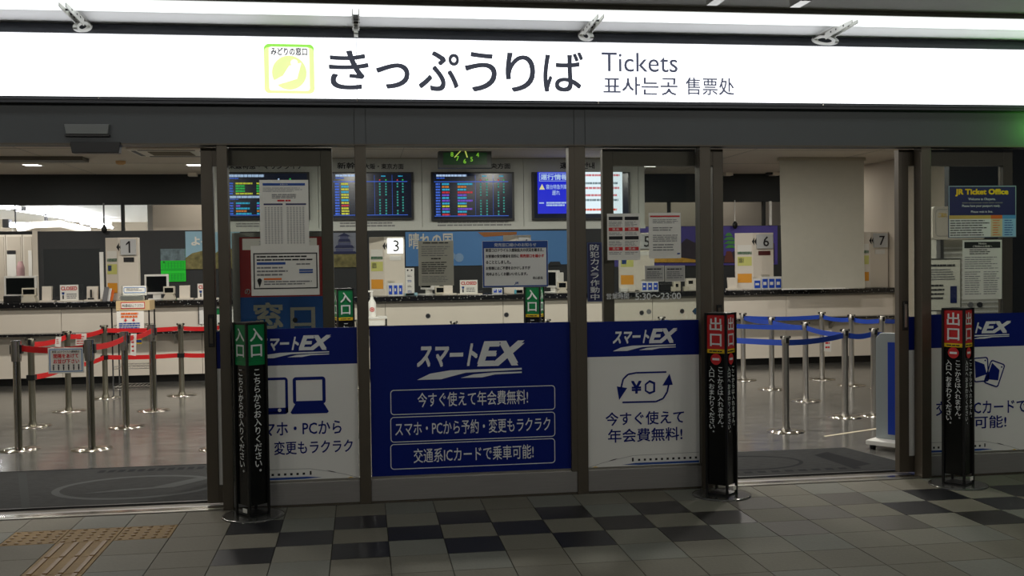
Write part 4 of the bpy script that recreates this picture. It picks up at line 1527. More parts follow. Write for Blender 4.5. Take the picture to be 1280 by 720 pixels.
# leaflets leaning beside board 1
t = thing('leaflet_fan', (-4.6, YC + .05, 1.06), 'grey and white leaflets leaning at the foot of number board 1', 'leaflets')
for k, (x, m) in enumerate(((131, inkg_m), (134, film_m), (137, orange_m))):
    q = at(x, 368, YC + .06)
    MB().prism([(q.x - .03, 1.061), (q.x + .03, 1.061), (q.x + .06, 1.24 - k * .02), (q.x + .0, 1.24 - k * .02)], YC + .04 + .02 * k, YC + .045 + .02 * k, m).build('leaflet', t)
# acrylic screen
X0, X1, Z0, Z1 = px(55, 311, 125.5, 375, YC + .2)
t = thing('acrylic_screen', ((X0 + X1) / 2, YC + .2, 1.06), 'clear acrylic splash screen with a white edge post between the closed sign and board 1', 'screen')
MB().box(X0, X1, YC + .2, YC + .206, 1.12, Z1, acryl_m).build('sheet', t)
X2, X3, _, Z3 = px(125, 315, 129.5, 375, YC + .2)
MB().box(X2, X3, YC + .19, YC + .22, 1.061, Z3, mat('edge_white', rgb(240, 240, 235), .4)).build('edge_post', t)

# sanitizer on a small stand
X0, X1, Z0, Z1 = px(459, 396, 484, 430, 6.2)
t = thing('sanitizer_stand', ((X0 + X1) / 2, 6.2, 0), 'small black and white stand table holding the sanitizer bottle', 'stand')
MB().box(X0, X1, 6.1, 6.4, Z1 - .02, Z1, white_m).build('top', t)
for sx in (X0 + .01, X1 - .01):
    for sy in (6.11, 6.39):
        MB().box(sx - .008, sx + .008, sy - .008, sy + .008, 0, Z1 - .02, black_m).build('leg', t)
MB().box(X0 + .02, X1 - .03, 6.105, 6.11, Z1 - .1, Z1 - .04, paper_m).box(X0, X1, 6.1, 6.4, Z1 - .13, Z1 - .11, black_m).build('shelf', t)
zt = Z1
q = at(465, 380, 6.2)
t = thing('sanitizer_bottle', (q.x, 6.25, zt), 'white pump bottle with a red mark behind the window post', 'bottle')
MB().lathe(q.x, 6.25, [(.045, zt), (.048, zt + .02), (.048, zt + .17), (.02, zt + .22), (.02, zt + .24)], white_m, 18).build('bottle', t)
MB().lathe(q.x, 6.25, [(.012, zt + .24), (.012, zt + .3)], white_m, 10).box(q.x - .05, q.x + .015, 6.24, 6.26, zt + .3, zt + .32, white_m).build('pump', t)
b = MB()
b.disc(q.x, zt + .09, .028, 6.2, red_m, 16)
b.ring(q.x, zt + .09, .012, .018, 6.199, paper_m, 16)
b.build('mark', t)

# wire rack with leaflets
Yr = 6.15
t = thing('wire_rack', (-3.95, Yr, 0), 'open black wire rack on the floor in front of number board 1', 'rack')
xa, xb = at(141, 450, Yr).x, at(187.5, 450, Yr).x
for x in (xa, xb):
    for y in (Yr, Yr + .32):
        MB().tube([(x, y, 0), (x, y, 1.02)], .009, black_m).build('post', t)
for z in (.06, .3, .78):
    b = MB()
    for y in (Yr, Yr + .32):
        b.tube([(xa, y, z), (xb, y, z)], .004, steel_m, 6)
        b.tube([(xa, y, z + .03), (xb, y, z + .03)], .004, steel_m, 6)
    n = 16
    b.tube([(xa + (xb - xa) * i / n, Yr, z + (.03 if i % 2 else 0)) for i in range(n + 1)], .003, steel_m, 5)
    for i in range(9):
        x = xa + (xb - xa) * (i + .5) / 9
        b.tube([(x, Yr, z + .03), (x, Yr + .32, z + .03)], .003, steel_m, 5)
    b.build('wire_shelf', t)
X0, X1, Z0, Z1 = px(145, 376, 187, 388, Yr - .02)
tb = thing('rack_box_sign', ((X0 + X1) / 2, Yr, Z0), 'tan box with a red outlined white label on top of the wire rack', 'sign')
tan_m = mat('tan_card', rgb(205, 180, 135), .6)
MB().box(X0, X1, Yr - .02, Yr + .28, Z0, Z1, tan_m).build('box', tb)
b = MB()
w = X1 - X0
b.rect(X0 + w * .14, X1 - w * .14, Z0 + .02, Z1 - .015, Yr - .023, red_m)
b.rect(X0 + w * .16, X1 - w * .16, Z0 + .03, Z1 - .025, Yr - .025, paper_m)
b.text('申込書は記入してください', X0 + w * .19, X1 - w * .19, Z0 + .04, Z1 - .035, Yr - .027, ink_m, .01)
b.build('label_print', tb)
ztop = Z1
X0, X1, Z0, Z1 = px(149, 357, 182, 376, Yr)
Z0 = ztop
tb = thing('acrylic_leaflet_stand', ((X0 + X1) / 2, Yr, Z0), 'clear leaflet stand with a blue outlined card above the tan box', 'stand')
MB().box(X0, X1, Yr + .12, Yr + .13, Z0, Z1, acryl_m).box(X0, X1, Yr, Yr + .006, Z0, Z0 + .09, acryl_m).build('holder', tb)
b = MB()
b.box(X0 + .02, X1 - .01, Yr + .1, Yr + .11, Z0 + .06, Z1 - .005, paper_m)
b.frame(X0 + .03, X1 - .02, Z0 + .09, Z1 - .02, .006, Yr + .097, mat('ink_sky', rgb(40, 120, 190), .7), .015)
b.lines(X0 + .06, X1 - .05, Z1 - .03, Z0 + .11, 2, Yr + .095, inkg_m, .4)
b.build('card', tb)
MB().box(X0 + .01, X1 - .03, Yr + .01, Yr + .08, Z0 + .005, Z0 + .055, mat('paper_bright', rgb(245, 243, 235), .6)).build('paper_stack', tb)
X0, X1, Z0, Z1 = px(146, 389, 180, 416, Yr - .03)
tb = thing('rack_notice', ((X0 + X1) / 2, Yr - .03, Z0), 'white notice with red heading and two red arrows hung on the wire rack', 'notice')
MB().box(X0, X1, Yr - .03, Yr - .026, Z0, Z1, paper_m).build('sheet', tb)
b = MB()
y = Yr - .034
w, h = X1 - X0, Z1 - Z0
b.lines(X0 + w * .16, X1 - w * .2, Z1 - .01, Z1 - .08, 2, y, orange_m, .65, .05)
for u in (.32, .62):
    cx = X0 + w * u
    b.flat([(cx - .02, Z1 - .1), (cx + .02, Z1 - .1), (cx, Z1 - .125)], y, red_m)
    b.rect(cx - .008, cx + .008, Z1 - .1, Z1 - .085, y, red_m)
b.lines(X0 + w * .08, X1 - w * .12, Z1 - .13, Z0 + .02, 4, y, blueink_m, .6, .15)
b.build('print', tb)
X0, X1, Z0, Z1 = px(170, 421, 177, 430, Yr + .3)
tb = thing('yellow_sticker', (X0, Yr + .3, Z0), 'small yellow and blue item on the wire rack behind the curled tag', 'sticker')
MB().box(X0, X1, Yr + .3, Yr + .31, Z0, Z1, yellow_m).box(X0, X1, Yr + .295, Yr + .3, Z0 + .02, Z0 + .05, blueink_m).build('item', tb)

# ---------------------------------------------------------------- display wall
YD = 7.16
xl, xr = -3.25, at(806, 240, YD).x
zd0 = at(500, 287, YD).z
dw_m = mat('display_panel', rgb(188, 190, 184), .5, noise=.03, scale=3)
dw = thing('display_wall', (0, YD, zd0), 'grey hanging panel wall above the counter carrying the departure screens', 'panel')
sm = [xl, at(398, 240, YD).x, at(527.5, 240, YD).x, at(654.5, 240, YD).x, at(798, 240, YD).x, xr]
for a, c in zip(sm, sm[1:]):
    MB().box(a + .003, c - .003, YD, YD + .3, zd0, ZC - .002, dw_m).build('panel', dw)
MB().box(xl, xr, YD - .004, YD, ZC - .012, ZC - .002, creamd_m).box(xl, xr, YD - .02, YD, zd0 - .01, zd0 + .03, dw_m).build('rail', dw)
b = MB()
yt = YD - .004
for s, r in (('在来線特急・マリンライナー', (277, 204, 387, 211.5)), ('新幹線', (421.5, 203, 455, 211)), ('新大阪・東京方面', (448, 204.5, 504.5, 211.5)), ('博多・鹿児島中央方面', (554, 204, 638, 211)), ('運行', (700, 203, 722, 211)), ('안내', (728, 203, 743, 211))):
    X0, X1, Z0, Z1 = px(*r, yt)
    b.text(s, X0, X1, Z0, Z1, yt, ink_m, .02)
b.build('title_lettering', dw)
b = MB()
for r in ((295, 278, 380, 284), (425, 277, 510, 284), (547, 276, 640, 283)):
    X0, X1, Z0, Z1 = px(*r, yt)
    b.lines(X0, X1, Z1, Z0, 2, yt, inkg_m, .5)
b.build('small_print', dw)
EM = {}


def em(n, c, s=1.0):
    return mat('led_' + n, (0.01, 0.01, 0.01, 1), .5, emit=s, ecol=rgb(*c))


led_w, led_b, led_y, led_g, led_c, led_r, led_p, led_o, led_t = (em('white', (190, 215, 255), .9), em('blue', (60, 110, 235), .9), em('yellow', (225, 225, 60), .8), em('green', (40, 210, 90), .8), em('cyan', (40, 190, 235), .8), em('red', (225, 40, 60), .8), em('violet', (130, 80, 230), .8), em('orange', (230, 130, 50), .8), em('teal', (40, 160, 150), .8))
scr_m = mat('screen_black', rgb(8, 12, 22), .2, emit=1.0, ecol=rgb(8, 14, 30))


def screen(r, label, draw):
    X0, X1, Z0, Z1 = px(*r, YD - .05)
    t = thing('departure_screen', ((X0 + X1) / 2, YD - .05, Z0), label, 'screen')
    MB().box(X0, X1, YD - .05, YD - .001, Z0, Z1, black_m).build('bezel', t, bevel=.004)
    pn = MB().box(X0 + .03, X1 - .03, YD - .053, YD - .05, Z0 + .03, Z1 - .02, scr_m).build('panel', t)
    b = MB()
    draw(b, X0 + .04, X1 - .04, Z0 + .06, Z1 - .03, YD - .056)
    b.build('picture', pn)


def table(rows, cols2):
    def f(b, X0, X1, Z0, Z1, y):
        w, h = X1 - X0, Z1 - Z0
        b.lines(X0 + w * .03, X0 + w * .42, Z1, Z1 - h * .06, 1, y, led_w, .8, 0)
        b.lines(X0 + w * .03, X0 + w * .14, Z1 - h * .07, Z1 - h * .11, 1, y, led_b, .6, 0)
        b.rect(X0, X1 - w * .04, Z1 - h * .185, Z1 - h * .17, y, led_b)
        b.rect(X0, X1 - w * .04, Z0, Z0 + h * .015, y, led_b)
        n = len(rows)
        for i, (m, m2) in enumerate(rows):
            z = Z1 - h * .2 - (i + .5) * h * .79 / n
            hh = h * .022
            b.lines(X0 + w * .02, X0 + w * .08, z + hh, z - hh, 1, y, led_b, .9, .05)
            b.lines(X0 + w * .1, X0 + w * .2, z + hh, z - hh, 1, y, m, .95, .05)
            if m2:
                b.lines(X0 + w * .3, X0 + w * (.42 if i % 3 else .5), z + hh, z - hh, 1, y, m2, .95, .05)
            if cols2:
                for u in (.6, .68, .83, .9):
                    if (i * 3 + int(u * 10)) % 7:
                        b.disc(X0 + w * u, z, .012, y, led_t, 8)
            b.rect(X0, X1 - w * .04, z - h * .036, z - h * .034, y, em('dim', (30, 50, 90), .7))
        for u in (.53, .76):
            b.rect(X0 + w * u, X0 + w * u + .003, Z0, Z1 - h * .02, y, led_b)
        for u in (.6, .68, .83, .9):
            b.disc(X0 + w * u, Z1 - h * .14, .01, y, led_r if u in (.6, .83) else led_g, 8)
        b.lines(X0 + w * .62, X0 + w * .68, Z1 - h * .03, Z1 - h * .06, 1, y, led_c, .8, 0)
        b.lines(X0 + w * .84, X0 + w * .9, Z1 - h * .03, Z1 - h * .06, 1, y, led_c, .8, 0)
    return f


def table1(b, X0, X1, Z0, Z1, y):
    w, h = X1 - X0, Z1 - Z0
    b.lines(X0, X0 + w * .45, Z1, Z1 - h * .07, 1, y, led_w, .9, 0)
    b.lines(X0, X0 + w * .12, Z1 - h * .08, Z1 - h * .12, 1, y, led_b, .6, 0)
    z = Z1 - h * .2
    for i, (m, u) in enumerate(((led_y, .3), (led_g, .2), (led_g, .2), (led_g, .2), (led_y, .3))):
        zz = z - i * h * .062
        b.lines(X0, X0 + w * .05, zz, zz - h * .04, 1, y, led_b, .9, 0)
        b.lines(X0 + w * .08, X0 + w * u, zz, zz - h * .042, 1, y, m, .95, 0)
        b.lines(X0 + w * .35, X0 + w * .5, zz, zz - h * .042, 1, y, m, .95, 0)
    b.lines(X0, X0 + w * .55, Z1 - h * .52, Z1 - h * .58, 1, y, led_w, .9, 0)
    b.lines(X0, X0 + w * .12, Z1 - h * .59, Z1 - h * .62, 1, y, led_b, .6, 0)
    for i, (m, u) in enumerate(((led_c, .26), (led_p, .14), (led_c, .26), (led_o, .22), (led_c, .28))):
        zz = Z1 - h * .68 - i * h * .064
        b.lines(X0, X0 + w * .05, zz, zz - h * .04, 1, y, led_b, .9, 0)
        b.lines(X0 + w * .08, X0 + w * u, zz, zz - h * .044, 1, y, m, .95, 0)
        b.lines(X0 + w * .35, X0 + w * .5, zz, zz - h * .044, 1, y, m, .95, 0)
    b.rect(X0, X1, Z0 + h * .0, Z0 + h * .015, y, led_b)
    b.disc(X0 + w * .64, Z1 - h * .12, .012, y, led_w, 8)
    b.disc(X0 + w * .79, Z1 - h * .12, .012, y, led_g, 8)


screen((283, 215, 387, 275), 'departure screen with green and cyan rows behind the timetable sheet', table1)
screen((413, 215, 517, 275), 'departure screen with mostly yellow train rows, split by a window post', table([(led_y, 0), (led_c, 0), (led_y, 0), (led_c, 0), (led_y, 0), (led_y, 0), (led_c, 0), (led_y, 0), (led_r, 0), (led_y, 0), (led_y, 0), (led_y, 0)], True))
screen((539, 215, 643, 276), 'departure screen with many coloured rows below the hanging clock', table([(led_c, led_c), (led_o, led_o), (led_c, led_c), (led_r, led_r), (led_p, led_p), (led_c, led_c), (led_p, led_p), (led_c, led_c), (led_y, led_y), (led_p, led_p), (led_c, led_c), (led_r, led_r)], True))


def info(b, X0, X1, Z0, Z1, y):
    q = lambda x, yy: (at(x, yy, y).x, at(x, yy, y).z)
    blue = em('panel_blue', (10, 30, 215), 1.0)
    wh = em('panel_white', (225, 240, 250), 1.25)
    a, c, z0, z1 = px(672, 215, 722, 267, y)
    b.rect(a, c, z0, z1, y, blue)
    a, c, z0, z1 = px(722, 215, 778, 267, y)
    b.rect(a, c, z0, z1, y, wh)
    y2 = y - .003
    a, c, z0, z1 = px(674, 216, 711, 226.5, y2)
    b.frame(a, c, z0, z1, .006, y2, led_w)
    a, c, z0, z1 = px(675.5, 217.5, 710, 225, y2)
    b.text('運行情報', a, c, z0, z1, y2, led_w, .03)
    b.flat([q(674, 237), q(681, 237), q(677.5, 230)], y2, em('cream', (240, 235, 170), .9))
    a, c, z0, z1 = px(682.5, 230.5, 709, 236.5, y2)
    b.text('寝台特急列車', a, c, z0, z1, y2, led_w, .01)
    a, c, z0, z1 = px(690, 238, 700, 244, y2)
    b.text('遅れ', a, c, z0, z1, y2, led_w, .01)
    a, c, z0, z1 = px(683, 252, 708, 258, y2)
    b.lines(a, c, z1, z0, 2, y2, led_w, .7, .1)
    a, c, z0, z1 = px(674, 253, 680, 254.5, y2)
    b.rect(a, c, z0, z1, y2, led_w)
    pk = em('pink', (225, 130, 140), .9)
    rd = em('txtred', (235, 90, 70), 1)
    gy = em('txtgrey', (130, 150, 160), .9)
    for k, (yy, m) in enumerate(((219, pk), (229, gy), (235, pk), (244, pk), (250, gy), (262, rd))):
        a, c, z0, z1 = px(724, yy - 2.2, 776, yy + 2.2, y2)
        b.lines(a, c, z1, z0, 1, y2, m, .6, .1)


screen((665, 215, 788, 275), 'wide information screen with a blue half reading service news and a white half', info)
# clock
YK = 6.3
X0, X1, Z0, Z1 = px(548, 181, 614.5, 210, YK)
t = thing('hanging_clock', ((X0 + X1) / 2, YK, Z0), 'dark square clock with glowing green numerals hung from the ceiling', 'clock')
cx = (X0 + X1) / 2
Zt = Z0 + (X1 - X0) * .66
Zt = min(Zt, ZC - .02)
MB().box(X0, X1, YK, YK + .15, Z0, ZC - .001, mat('clock_housing', rgb(75, 78, 76), .5)).build('housing', t, bevel=.006)
cf = mat('clock_face', rgb(20, 45, 22), .4, emit=.35, ecol=rgb(24, 60, 26))
lu = mat('clock_lume', rgb(120, 200, 60), .5, emit=.6, ecol=rgb(150, 225, 60))
# clock centre measured a little below the header edge
qc = at(580, 184, YK)
MB().box(X0 + .06, X1 - .06, YK - .006, YK, Z0 + .04, ZC - .02, cf).build('face', t)
b = MB()
for s, x, yy in (('8', 565, 193), ('7', 572, 198), ('6', 581, 201.5), ('5', 589.5, 199), ('4', 597, 193.5)):
    a = at(x, yy, YK - .01)
    b.text(s, a.x - .018, a.x + .018, a.z - .028, a.z + .028, YK - .01, lu, .01, keep=True)
b.build('numerals', t)
b = MB()
a = at(568, 197, YK)
c2 = at(584, 197, YK)
b.line([(qc.x, qc.z), (a.x, a.z)], .012, YK - .014, mat('clock_hand', rgb(210, 225, 110), .5, emit=.6, ecol=rgb(215, 230, 110)))
b.line([(qc.x, qc.z), (c2.x, c2.z)], .016, YK - .012, MATS['clock_hand'])
b.build('hand', t)

# ---------------------------------------------------------------- back wall posters
YW = YB - .012
sky1 = mat('poster_sky', rgb(95, 150, 215), .6)
sky2 = mat('poster_sky_pale', rgb(150, 190, 210), .6, noise=.1, scale=3)
fol = mat('poster_foliage', rgb(112, 106, 66), .7, noise=1.6, scale=14)
castle_m = mat('poster_castle', rgb(38, 44, 86), .6)


def poster(r, label, draw, base):
    X0, X1, Z0, Z1 = px(*r, YW)
    t = thing('wall_poster', ((X0 + X1) / 2, YW, Z0), label, 'poster')
    MB().box(X0, X1, YW, YW + .008, Z0, Z1, base).build('sheet', t)
    b = MB()
    draw(b, X0, X1, Z0, Z1, YW - .004)
    b.build('picture', t)


def d_yo(b, X0, X1, Z0, Z1, y):
    w, h = X1 - X0, Z1 - Z0
    b.flat([(X0, Z0), (X1, Z0), (X1, Z0 + h * .5), (X0 + w * .7, Z0 + h * .55), (X0 + w * .5, Z0 + h * .38), (X0 + w * .3, Z0 + h * .48), (X0 + w * .12, Z0 + h * .42), (X0, Z0 + h * .3)], y, fol)
    q = px(239, 296, 250, 307, y)
    b.text('よ', q[0], q[1], q[2], q[3], y - .003, paper_m, .035)
    q = px(251, 299, 262, 307, y)
    b.text('う', q[0], q[1], q[2], q[3], y - .003, paper_m, .035)


poster((232, 289, 300, 336), 'pale sky poster of treetops with a white Japanese letter beside the green calendar', d_yo, sky2)


def d_castle(b, X0, X1, Z0, Z1, y):
    w, h = X1 - X0, Z1 - Z0
    b.flat([(X0, Z0), (X1, Z0), (X1, Z0 + h * .4), (X0, Z0 + h * .38)], y, fol)
    q = lambda u, v: (X0 + w * u, Z0 + h * v)
    for k, (v, hw) in enumerate(((.38, .38), (.56, .28), (.74, .18))):
        c = .58
        b.flat([q(c - hw, v), q(c + hw, v), q(c + hw * .8, v + .08), q(c - hw * .8, v + .08)], y - .002 - k * .001, castle_m)
        b.rect(X0 + w * (c - hw * .65), X0 + w * (c + hw * .65), Z0 + h * (v + .08), Z0 + h * (v + .16), y - .002, mat('castle_wall', rgb(85, 90, 125), .6))
    b.flat([q(.4, .9), q(.76, .9), q(.58, 1.0)], y - .005, castle_m)


poster((405, 291, 449, 334), 'poster of a dark tiered castle over autumn trees', d_castle, mat('poster_dusk', rgb(130, 135, 150), .6))


def d_sunny(b, X0, X1, Z0, Z1, y):
    q = px(511, 291, 566, 311, y)
    b.text('晴れの国', q[0], q[1], q[2], q[3], y - .002, paper_m, .02)
    q = px(597, 290, 646, 296, y)
    b.flat([(q[0], q[3]), (q[1], q[3]), (q[1], q[2] + .03), (q[0] + .1, q[2])], y, mat('poster_eave', rgb(170, 110, 60), .7))
    for cx, cy, r in ((566, 320, .05), (574, 322, .07), (560, 326, .05)):
        p = at(cx, cy, y)
        b.disc(p.x, p.z, r, y - .001, mat('poster_cloud', rgb(150, 185, 225), .7), 14)
    q = px(684, 327, 702, 332, y)
    b.flat([(q[0], q[2]), (q[1], q[2]), (q[1] - .03, q[3]), (q[0] + .05, q[3])], y, charcoal_m)


poster((507, 289, 716, 331.5), 'long bright blue sky poster with white Japanese letters', d_sunny, sky1)
pur = mat('poster_purple', rgb(84, 74, 160), .6)


def d_night(b, X0, X1, Z0, Z1, y):
    q = lambda x, yy: (at(x, yy, y).x, at(x, yy, y).z)
    hill = mat('poster_night_hill', rgb(62, 52, 66), .7, noise=.3, scale=8)
    b.flat([q(800, 329), q(968, 329), q(968, 304), q(940, 303), q(905, 320), q(882, 304), q(868, 303), q(858, 298), q(845, 310), q(800, 312)], y, hill)
    lights = mat('poster_lights', rgb(225, 165, 60), .6, noise=.5, scale=12)
    b.flat([q(818, 328), q(872, 328), q(872, 325), q(845, 321), q(818, 323)], y - .002, lights)
    g = mat('poster_pine', rgb(80, 150, 80), .7, noise=.4, scale=20)
    for (x, yy, s) in ((911, 293, 5), (912, 298, 8), (914, 303, 10), (913, 308, 7)):
        b.flat([q(x - s, yy + 2), q(x + s, yy + 2), q(x + s * .4, yy - 2), q(x - s * .4, yy - 2)], y - .003, g)
    b.flat([q(905, 328), q(918, 328), q(914, 314), q(908, 314)], y - .002, mat('poster_reddish', rgb(110, 60, 50), .7))


poster((768, 283, 972, 332), 'long purple night view poster with a green pine beside number board 6', d_night, pur)


def d_cal(b, X0, X1, Z0, Z1, y):
    w, h = X1 - X0, Z1 - Z0
    b.rect(X0, X1, Z0 + h * .64, Z1, y, mat('calendar_photo', rgb(80, 95, 100), .6, noise=2.5, scale=16))
    for zz in (.36,):
        b.line([(X0, Z0 + h * zz), (X1, Z0 + h * zz)], .006, y - .001, green_m)
    for g in (.04, .4):
        for i in range(5):
            b.line([(X0 + w * .06, Z0 + h * (g + i * .05)), (X1 - w * .06, Z0 + h * (g + i * .05))], .003, y - .001, green_m)
        for i in range(8):
            x = X0 + w * (.06 + i * .125)
            b.line([(x, Z0 + h * g), (x, Z0 + h * (g + .2))], .003, y - .001, green_m)
    b.text('8', X0 + w * .1, X0 + w * .16, Z0 + h * .57, Z0 + h * .62, y - .002, ink_m, .02)


poster((201, 311, 232, 352), 'bright green wall calendar with a photo above, hung on the charcoal partition', d_cal, lime_m)

# ---------------------------------------------------------------- roll blind
YR = 7.0
X0, X1, Z0, Z1 = px(975, 198, 1080, 360, YR)
t = thing('roll_blind', ((X0 + X1) / 2, YR, 1.07), 'wide beige roll blind pulled down from the ceiling to the counter', 'blind')
blind_m = mat('blind_fabric', rgb(180, 178, 165), .85, noise=.05, scale=10)
n = 12
b = MB()
vs, fs = [], []
H = ZC - .04 - 1.068
for j in range(n + 1):
    for i in range(n + 1):
        u, v = i / n, j / n
        bulge = .02 * math.sin(u * 5) * v * v + .012 * math.sin(v * 6 + u * 4) * v
        vs.append((X0 + (X1 - X0) * u + .03 * v * (1 - u) * .7, YR + bulge, ZC - .04 - H * v))
for j in range(n):
    for i in range(n):
        a = j * (n + 1) + i
        fs.append((a, a + 1, a + n + 2, a + n + 1))
b.add(vs, fs, blind_m, True)
b.add([(v[0], v[1] + .004, v[2]) for v in vs], fs, blind_m, True)
b.build('fabric', t)
MB().box(X0 - .02, X1 + .02, YR - .02, YR + .04, ZC - .045, ZC - .004, mat('blind_box', rgb(175, 168, 150), .5)).build('head_box', t)
MB().box(X0 + .02, X1, YR - .008, YR + .012, 1.062, 1.078, white_m).build('bottom_bar', t)

# ---------------------------------------------------------------- ceiling fittings
lamp_m = mat('downlight_glow', rgb(255, 250, 240), .5, emit=4.0)


def downlight(x, y, label=None, k=1.0):
    t = thing('ceiling_light', (x, y, ZC), label or 'small square recessed ceiling light', 'light')
    MB().box(x - .12, x + .12, y - .12, y + .12, ZC - .006, ZC - .001, white_m).build('trim_ring', t)
    MB().box(x - .095, x + .095, y - .095, y + .095, ZC - .009, ZC - .006, lamp_m).build('lens', t)
    area('lamp', (x, y, ZC - .02), .18, .18, ROW_W * k, WARM)


downlight(-5.65, 8.14, 'small square ceiling light above the first monitor')
downlight(-3.55, 8.14, 'small square ceiling light touching the entrance door frame')
downlight(2.874, 8.23, 'small square ceiling light seen past the information screen')
downlight(-7.7, 8.14, 'small square ceiling light over the counter end outside the picture')
downlight(5.35, 8.35, 'small square ceiling light hidden behind the roll blind', .5)
for x in (-1.5, .7):
    area('lamp', (x, 8.2, ZC - .02), .18, .18, ROW_W, WARM)
# cassette air unit
X0, X1, Y0, Y1 = -3.98, -3.1, 5.95, 6.77
t = thing('air_conditioner', ((X0 + X1) / 2, (Y0 + Y1) / 2, ZC), 'square ceiling air conditioner with dark slots above the entrance', 'air conditioner')
MB().box(X0, X1, Y0, Y1, ZC - .03, ZC - .004, cream_m).build('panel', t, bevel=.006)
b = MB()
for a in ((X0 + .12, X1 - .12, Y0 + .03, Y0 + .08), (X0 + .12, X1 - .12, Y1 - .08, Y1 - .03), (X0 + .03, X0 + .08, Y0 + .12, Y1 - .12), (X1 - .08, X1 - .03, Y0 + .12, Y1 - .12)):
    b.box(*a, ZC - .034, ZC - .029, black_m)
b.build('slot', t)
MB().box(X0 + .2, X1 - .2, Y0 + .2, Y1 - .2, ZC - .036, ZC - .03, mat('grille_brown', rgb(110, 98, 78), .7)).build('grille', t)
t = thing('curtain_track', (-5, 7.2, ZC), 'grey ceiling track crossing above the entrance', 'track')
MB().box(-7.5, -4.72, 7.0, 7.3, ZC - .05, ZC - .001, mat('track_grey', rgb(95, 90, 80), .6)).build('rail', t)
t = thing('smoke_detector', (-4.4, 7.7, ZC), 'small round orange brown detector on the ceiling over board 1', 'detector')
MB().lathe(-4.4, 7.6, [(.03, ZC - .05), (.06, ZC - .035), (.065, ZC - .001)], mat('detector_tan', rgb(190, 150, 95), .5), 18).build('dome', t)
for x, lab in ((240, 'tiny cream box on the ceiling edge by the entrance door frame'), (912, 'tiny cream box on the ceiling edge beside the exit door post'), (970, 'small dark and cream camera at the ceiling edge beside the roll blind')):
    p = at(x, 219, YB - .3)
    t = thing('ceiling_sensor', (p.x, YB - .25, ZC), lab, 'sensor')
    MB().box(p.x - .06, p.x + .06, YB - .3, YB - .15, ZC - .05, ZC - .001, cream_m if x != 970 else cream_m).build('body', t)
    if x == 970:
        MB().box(p.x - .14, p.x - .05, YB - .3, YB - .2, ZC - .04, ZC - .001, black_m).build('lens', t)
# hanging microphones
for x, y0, y1, lab in ((129.5, 257, 287, 'black hanging microphone in front of the bright office lights'), (918.5, 254, 282, 'small hanging microphone in the opening above the night poster')):
    a = at(x, y0, YB - .05)
    c = at(x, y1, YB - .05)
    t = thing('hanging_microphone', (a.x, YB - .05, c.z), lab, 'microphone')
    MB().tube([(a.x, YB - .05, zb + .02), (a.x, YB - .05, c.z + .06)], .012 if x < 200 else .008, inkg_m if x < 200 else white_m).build('rod', t)
    MB().lathe(a.x, YB - .05, [(.015, c.z - .05), (.04, c.z - .02), (.04, c.z + .03), (.015, c.z + .07)], black_m, 12).build('head', t)
a = at(963, 270, YB - .05)
MB().box(a.x - .02, a.x + .02, YB - .06, YB - .03, 2.03, zb, white_m).build('hanging_rod')
tag(bpy.data.objects['hanging_rod'], 'white upright rod in the opening beside the roll blind', 'rod')

# ---------------------------------------------------------------- back office
tube_m = mat('fluorescent', rgb(245, 248, 255), .5, emit=14)
ZT = 2.72
for k in range(6):
    y0 = 14.2 + k * 2.4
    x0 = -8.38 - .06 * k * k * .6
    t = thing('office_light', (x0, y0, ZT), 'bare fluorescent ceiling fitting in the back office row seen under the beam', 'light', 'office strip lights')
    MB().box(x0 - .09, x0 + .09, y0, y0 + 2.0, ZT + .03, 2.919, white_m).build('fitting', t)
    for s_ in (-.1, .1):
        MB().tube([(x0 + s_, y0 + .05, ZT), (x0 + s_, y0 + 1.95, ZT)], .035, tube_m).build('tube', t)
    MB().box(x0 - .12, x0 + .12, y0 - .02, y0 + .04, ZT - .03, ZT + .05, inkg_m).build('end_cap', t)
    area('office_area_light', (x0, y0 + .95, ZT - .06), .3, 1.8, OFFICE_W, (.95, .98, 1))
    area('office_uplight', (x0, y0 + .95, ZT - .02), .3, 1.8, OFFICE_W * .3, (.95, .98, 1), (PI, 0, 0))
area('office_area_light', (-7.3, YB + .7, 2.88), 1.6, .3, 30, (1, .98, .93))  # added fill that brightens the lockers, no fitting there
area('corridor_fill', (-2.5, YB + .6, 2.85), 3.5, .2, 22, WARM)  # added fill for the beige wall behind the beam
area('corridor_fill', (3.8, YB + .6, 2.85), 3.0, .2, 9, WARM)  # weaker added fill further along that wall
p = at(20, 281, 13.5)
t = thing('side_office_light', (p.x, 13.5, p.z), 'separate fluorescent fitting glowing above the cream lockers', 'light')
MB().tube([(p.x - .12, 13.5, p.z), (p.x + .2, 13.7, p.z)], .045, tube_m).build('tube', t)
MB().box(p.x - .2, p.x - .1, 13.4, 13.6, p.z - .05, p.z + .1, inkg_m).box(p.x - .02, p.x, 13.5, 13.52, p.z, 2.918, inkg_m).build('bracket', t)
p0 = at(60, 279, 21.0)
t = thing('air_duct', (p0.x, 21, p0.z), 'pale curved duct pipe under the office ceiling', 'duct')
MB().tube([at(18, 288, 20), at(42, 281, 20.5), at(75, 280, 21), at(110, 288, 22)], .09, cream_m, 12).build('pipe', t)
MB().box(p0.x - .03, p0.x + .03, 20.8, 20.9, p0.z, 2.918, inkg_m).build('hanger', t)
